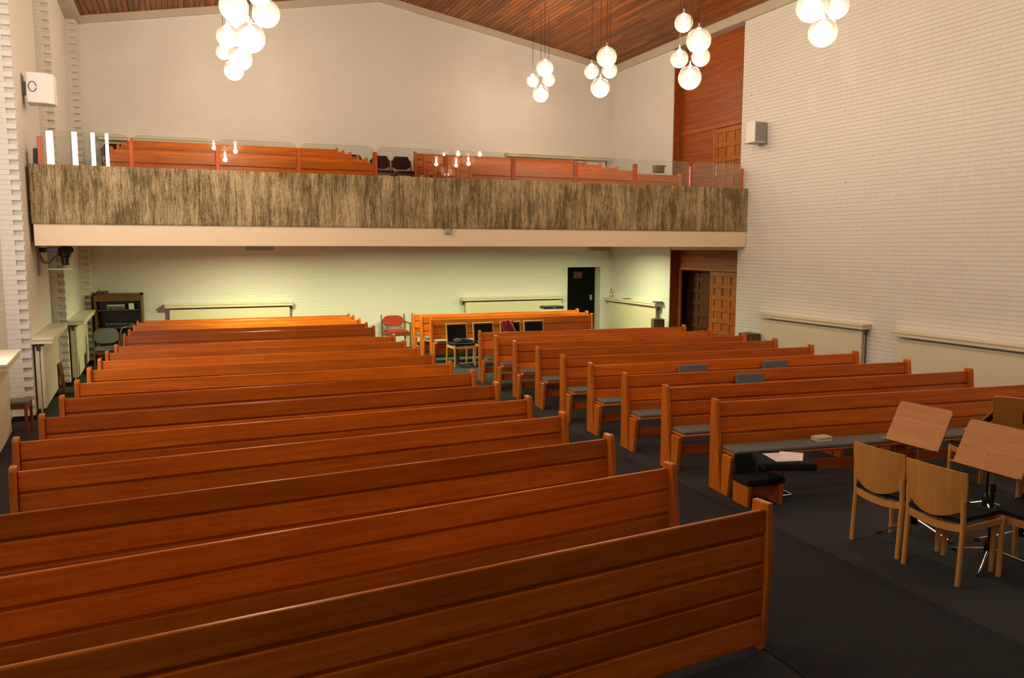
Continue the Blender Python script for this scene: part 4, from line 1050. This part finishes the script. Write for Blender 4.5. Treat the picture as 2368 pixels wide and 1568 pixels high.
# screw plugs left of an old fitting
for (a, b_, n) in ((1738, 220, 'upper'), (1751, 254, 'lower')):
    p = on_x(a, b_, XR); q = MB().cyl((XR - .008, p.y, p.z), (XR + .005, p.y, p.z), .012, 8).build('wall_plug', 'grey'); tag(q, 'small grey wall plug above the white speaker, the %s of two' % n, 'wall plug')

# camera rig under the balcony at the toothed wall
pr = on_y(150, 588, 14.1)
rig = thing('camera_rig', 'black video camera on a wall arm with looping cables under the balcony', 'camera', (pr.x, 14.1, pr.z))
MB().lathe([(1e-4, -.06), (.05, -.055), (.085, -.03), (.095, .03), (.085, .09), (.05, .125), (1e-4, .13)], (.0, 0, 0), 18).build('dome', 'blackplastic', rig)
MB().tube([(0, -.02, 0), (.06, -.10, .06), (.09, -.16, .07)], [.05, .055, .055], 14).build('lens', 'blackplastic', rig)
MB().lathe([(1e-4, -.17), (.05, -.165), (.055, -.10), (.06, -.04), (1e-4, -.03)], (0, 0, 0), 14).build('base', 'blackplastic', rig)
xw_ = -1.98 - (14.1 - 12.63) * .041 - pr.x
BB(xw_ + .02, -.05, -.03, .03, .03, .10, c=.008).build('arm', 'blackplastic', rig)
BB(xw_, xw_ + .03, -.09, .09, -.32, .14, c=.004).build('wall_plate', 'grey', rig)
BB(xw_ + .02, .10, -.02, .02, -.235, -.215, c=.003).build('shelf_arm', 'speaker', rig); MB().cyl((0, 0, -.22), (0, 0, -.165), .012, 8).build('pin', 'steel', rig)
for k in range(3):
    w_ = xw_ + .03
    MB().tube([(w_, 0, .02 - .05 * k), (w_ + .05, -.02, -.10 - .02 * k), (w_ + .12, -.02, -.13), (w_ + .19, 0, -.06 + .02 * k), (-.03, 0, 0.02)], .005, 6).build('cable', 'blackplastic', rig)
# black folders at the end of the balcony
p = on_y(77, 362, YBAL + .3)
fo = thing('black_folder', 'black folder leaning behind the balcony parapet at the toothed wall', 'folder', (p.x, YBAL + .32, BZ[0]), .2)
MB().prism([(-.03, 0), (.03, 0), (.05, .82), (.0, .82)], 'y', -.1, .1, bev=.004).build('cover', 'blackplastic', fo); B(.0, .03, -.095, .095, .5, .81).build('pages', 'darkgrey', fo)

# leaning dark board beside the toothed wall
p = on_z(148, 917); lb_ = MB().prism([(-.01, 0), (.012, 0), (-.03, .52), (-.05, .52)], 'y', -.012, .30, bev=.003).build('leaning_board', 'oakdark', None, (p.x - .02, p.y + .1, 0), (0, 0, .0)); tag(lb_, 'narrow dark wooden board leaning near the radiator on the toothed wall', 'board')
# small things on shelves
pb = on_x(1411, 681, XR - .10)
bt = thing('bottle', 'clear plastic bottle with dark cap on the radiator shelf next to the black door', 'bottle', (XR - .10, pb.y - .05, rr1.location.z + .0))
zsh1 = max((rr1.matrix_basis @ Vector(c.data.vertices[0].co)).z if False else 0 for c in rr1.children if c.data) 
zsh1 = max(v.co.z for c in rr1.children if c.name.startswith('shelf') and c.data for v in c.data.vertices)
bt.location.z = zsh1
MB().lathe([(1e-4, 0), (.033, .002), (.035, .02), (.035, .13), (.028, .165), (.013, .19), (.013, .205)], (0, 0, 0), 16).build('body', 'pane', bt)
MB().lathe([(.0155, .20), (.0155, .225), (1e-4, .226)], (0, 0, 0), 12).build('cap', 'booktop', bt); MB().lathe([(.0355, .06), (.0355, .10)], (0, 0, 0), 16).build('label_band', 'paleobj', bt)
for (px, py, l, lab) in ((1449, 684, .20, 'thin booklet lying at the middle of the radiator shelf near the black door'), (1521, 692, .26, 'stack of thin booklets at the end of the radiator shelf near the timber entrance')):
    p = on_x(px, py, XR - .1); o = BB(-.06, .06, -l / 2, l / 2, 0, .018 if l < .25 else .03, c=.002).build('booklet', 'oakdark' if l < .25 else 'booktop', None, (XR - .1, p.y, zsh1), (0, 0, .1)); tag(o, lab, 'booklet')
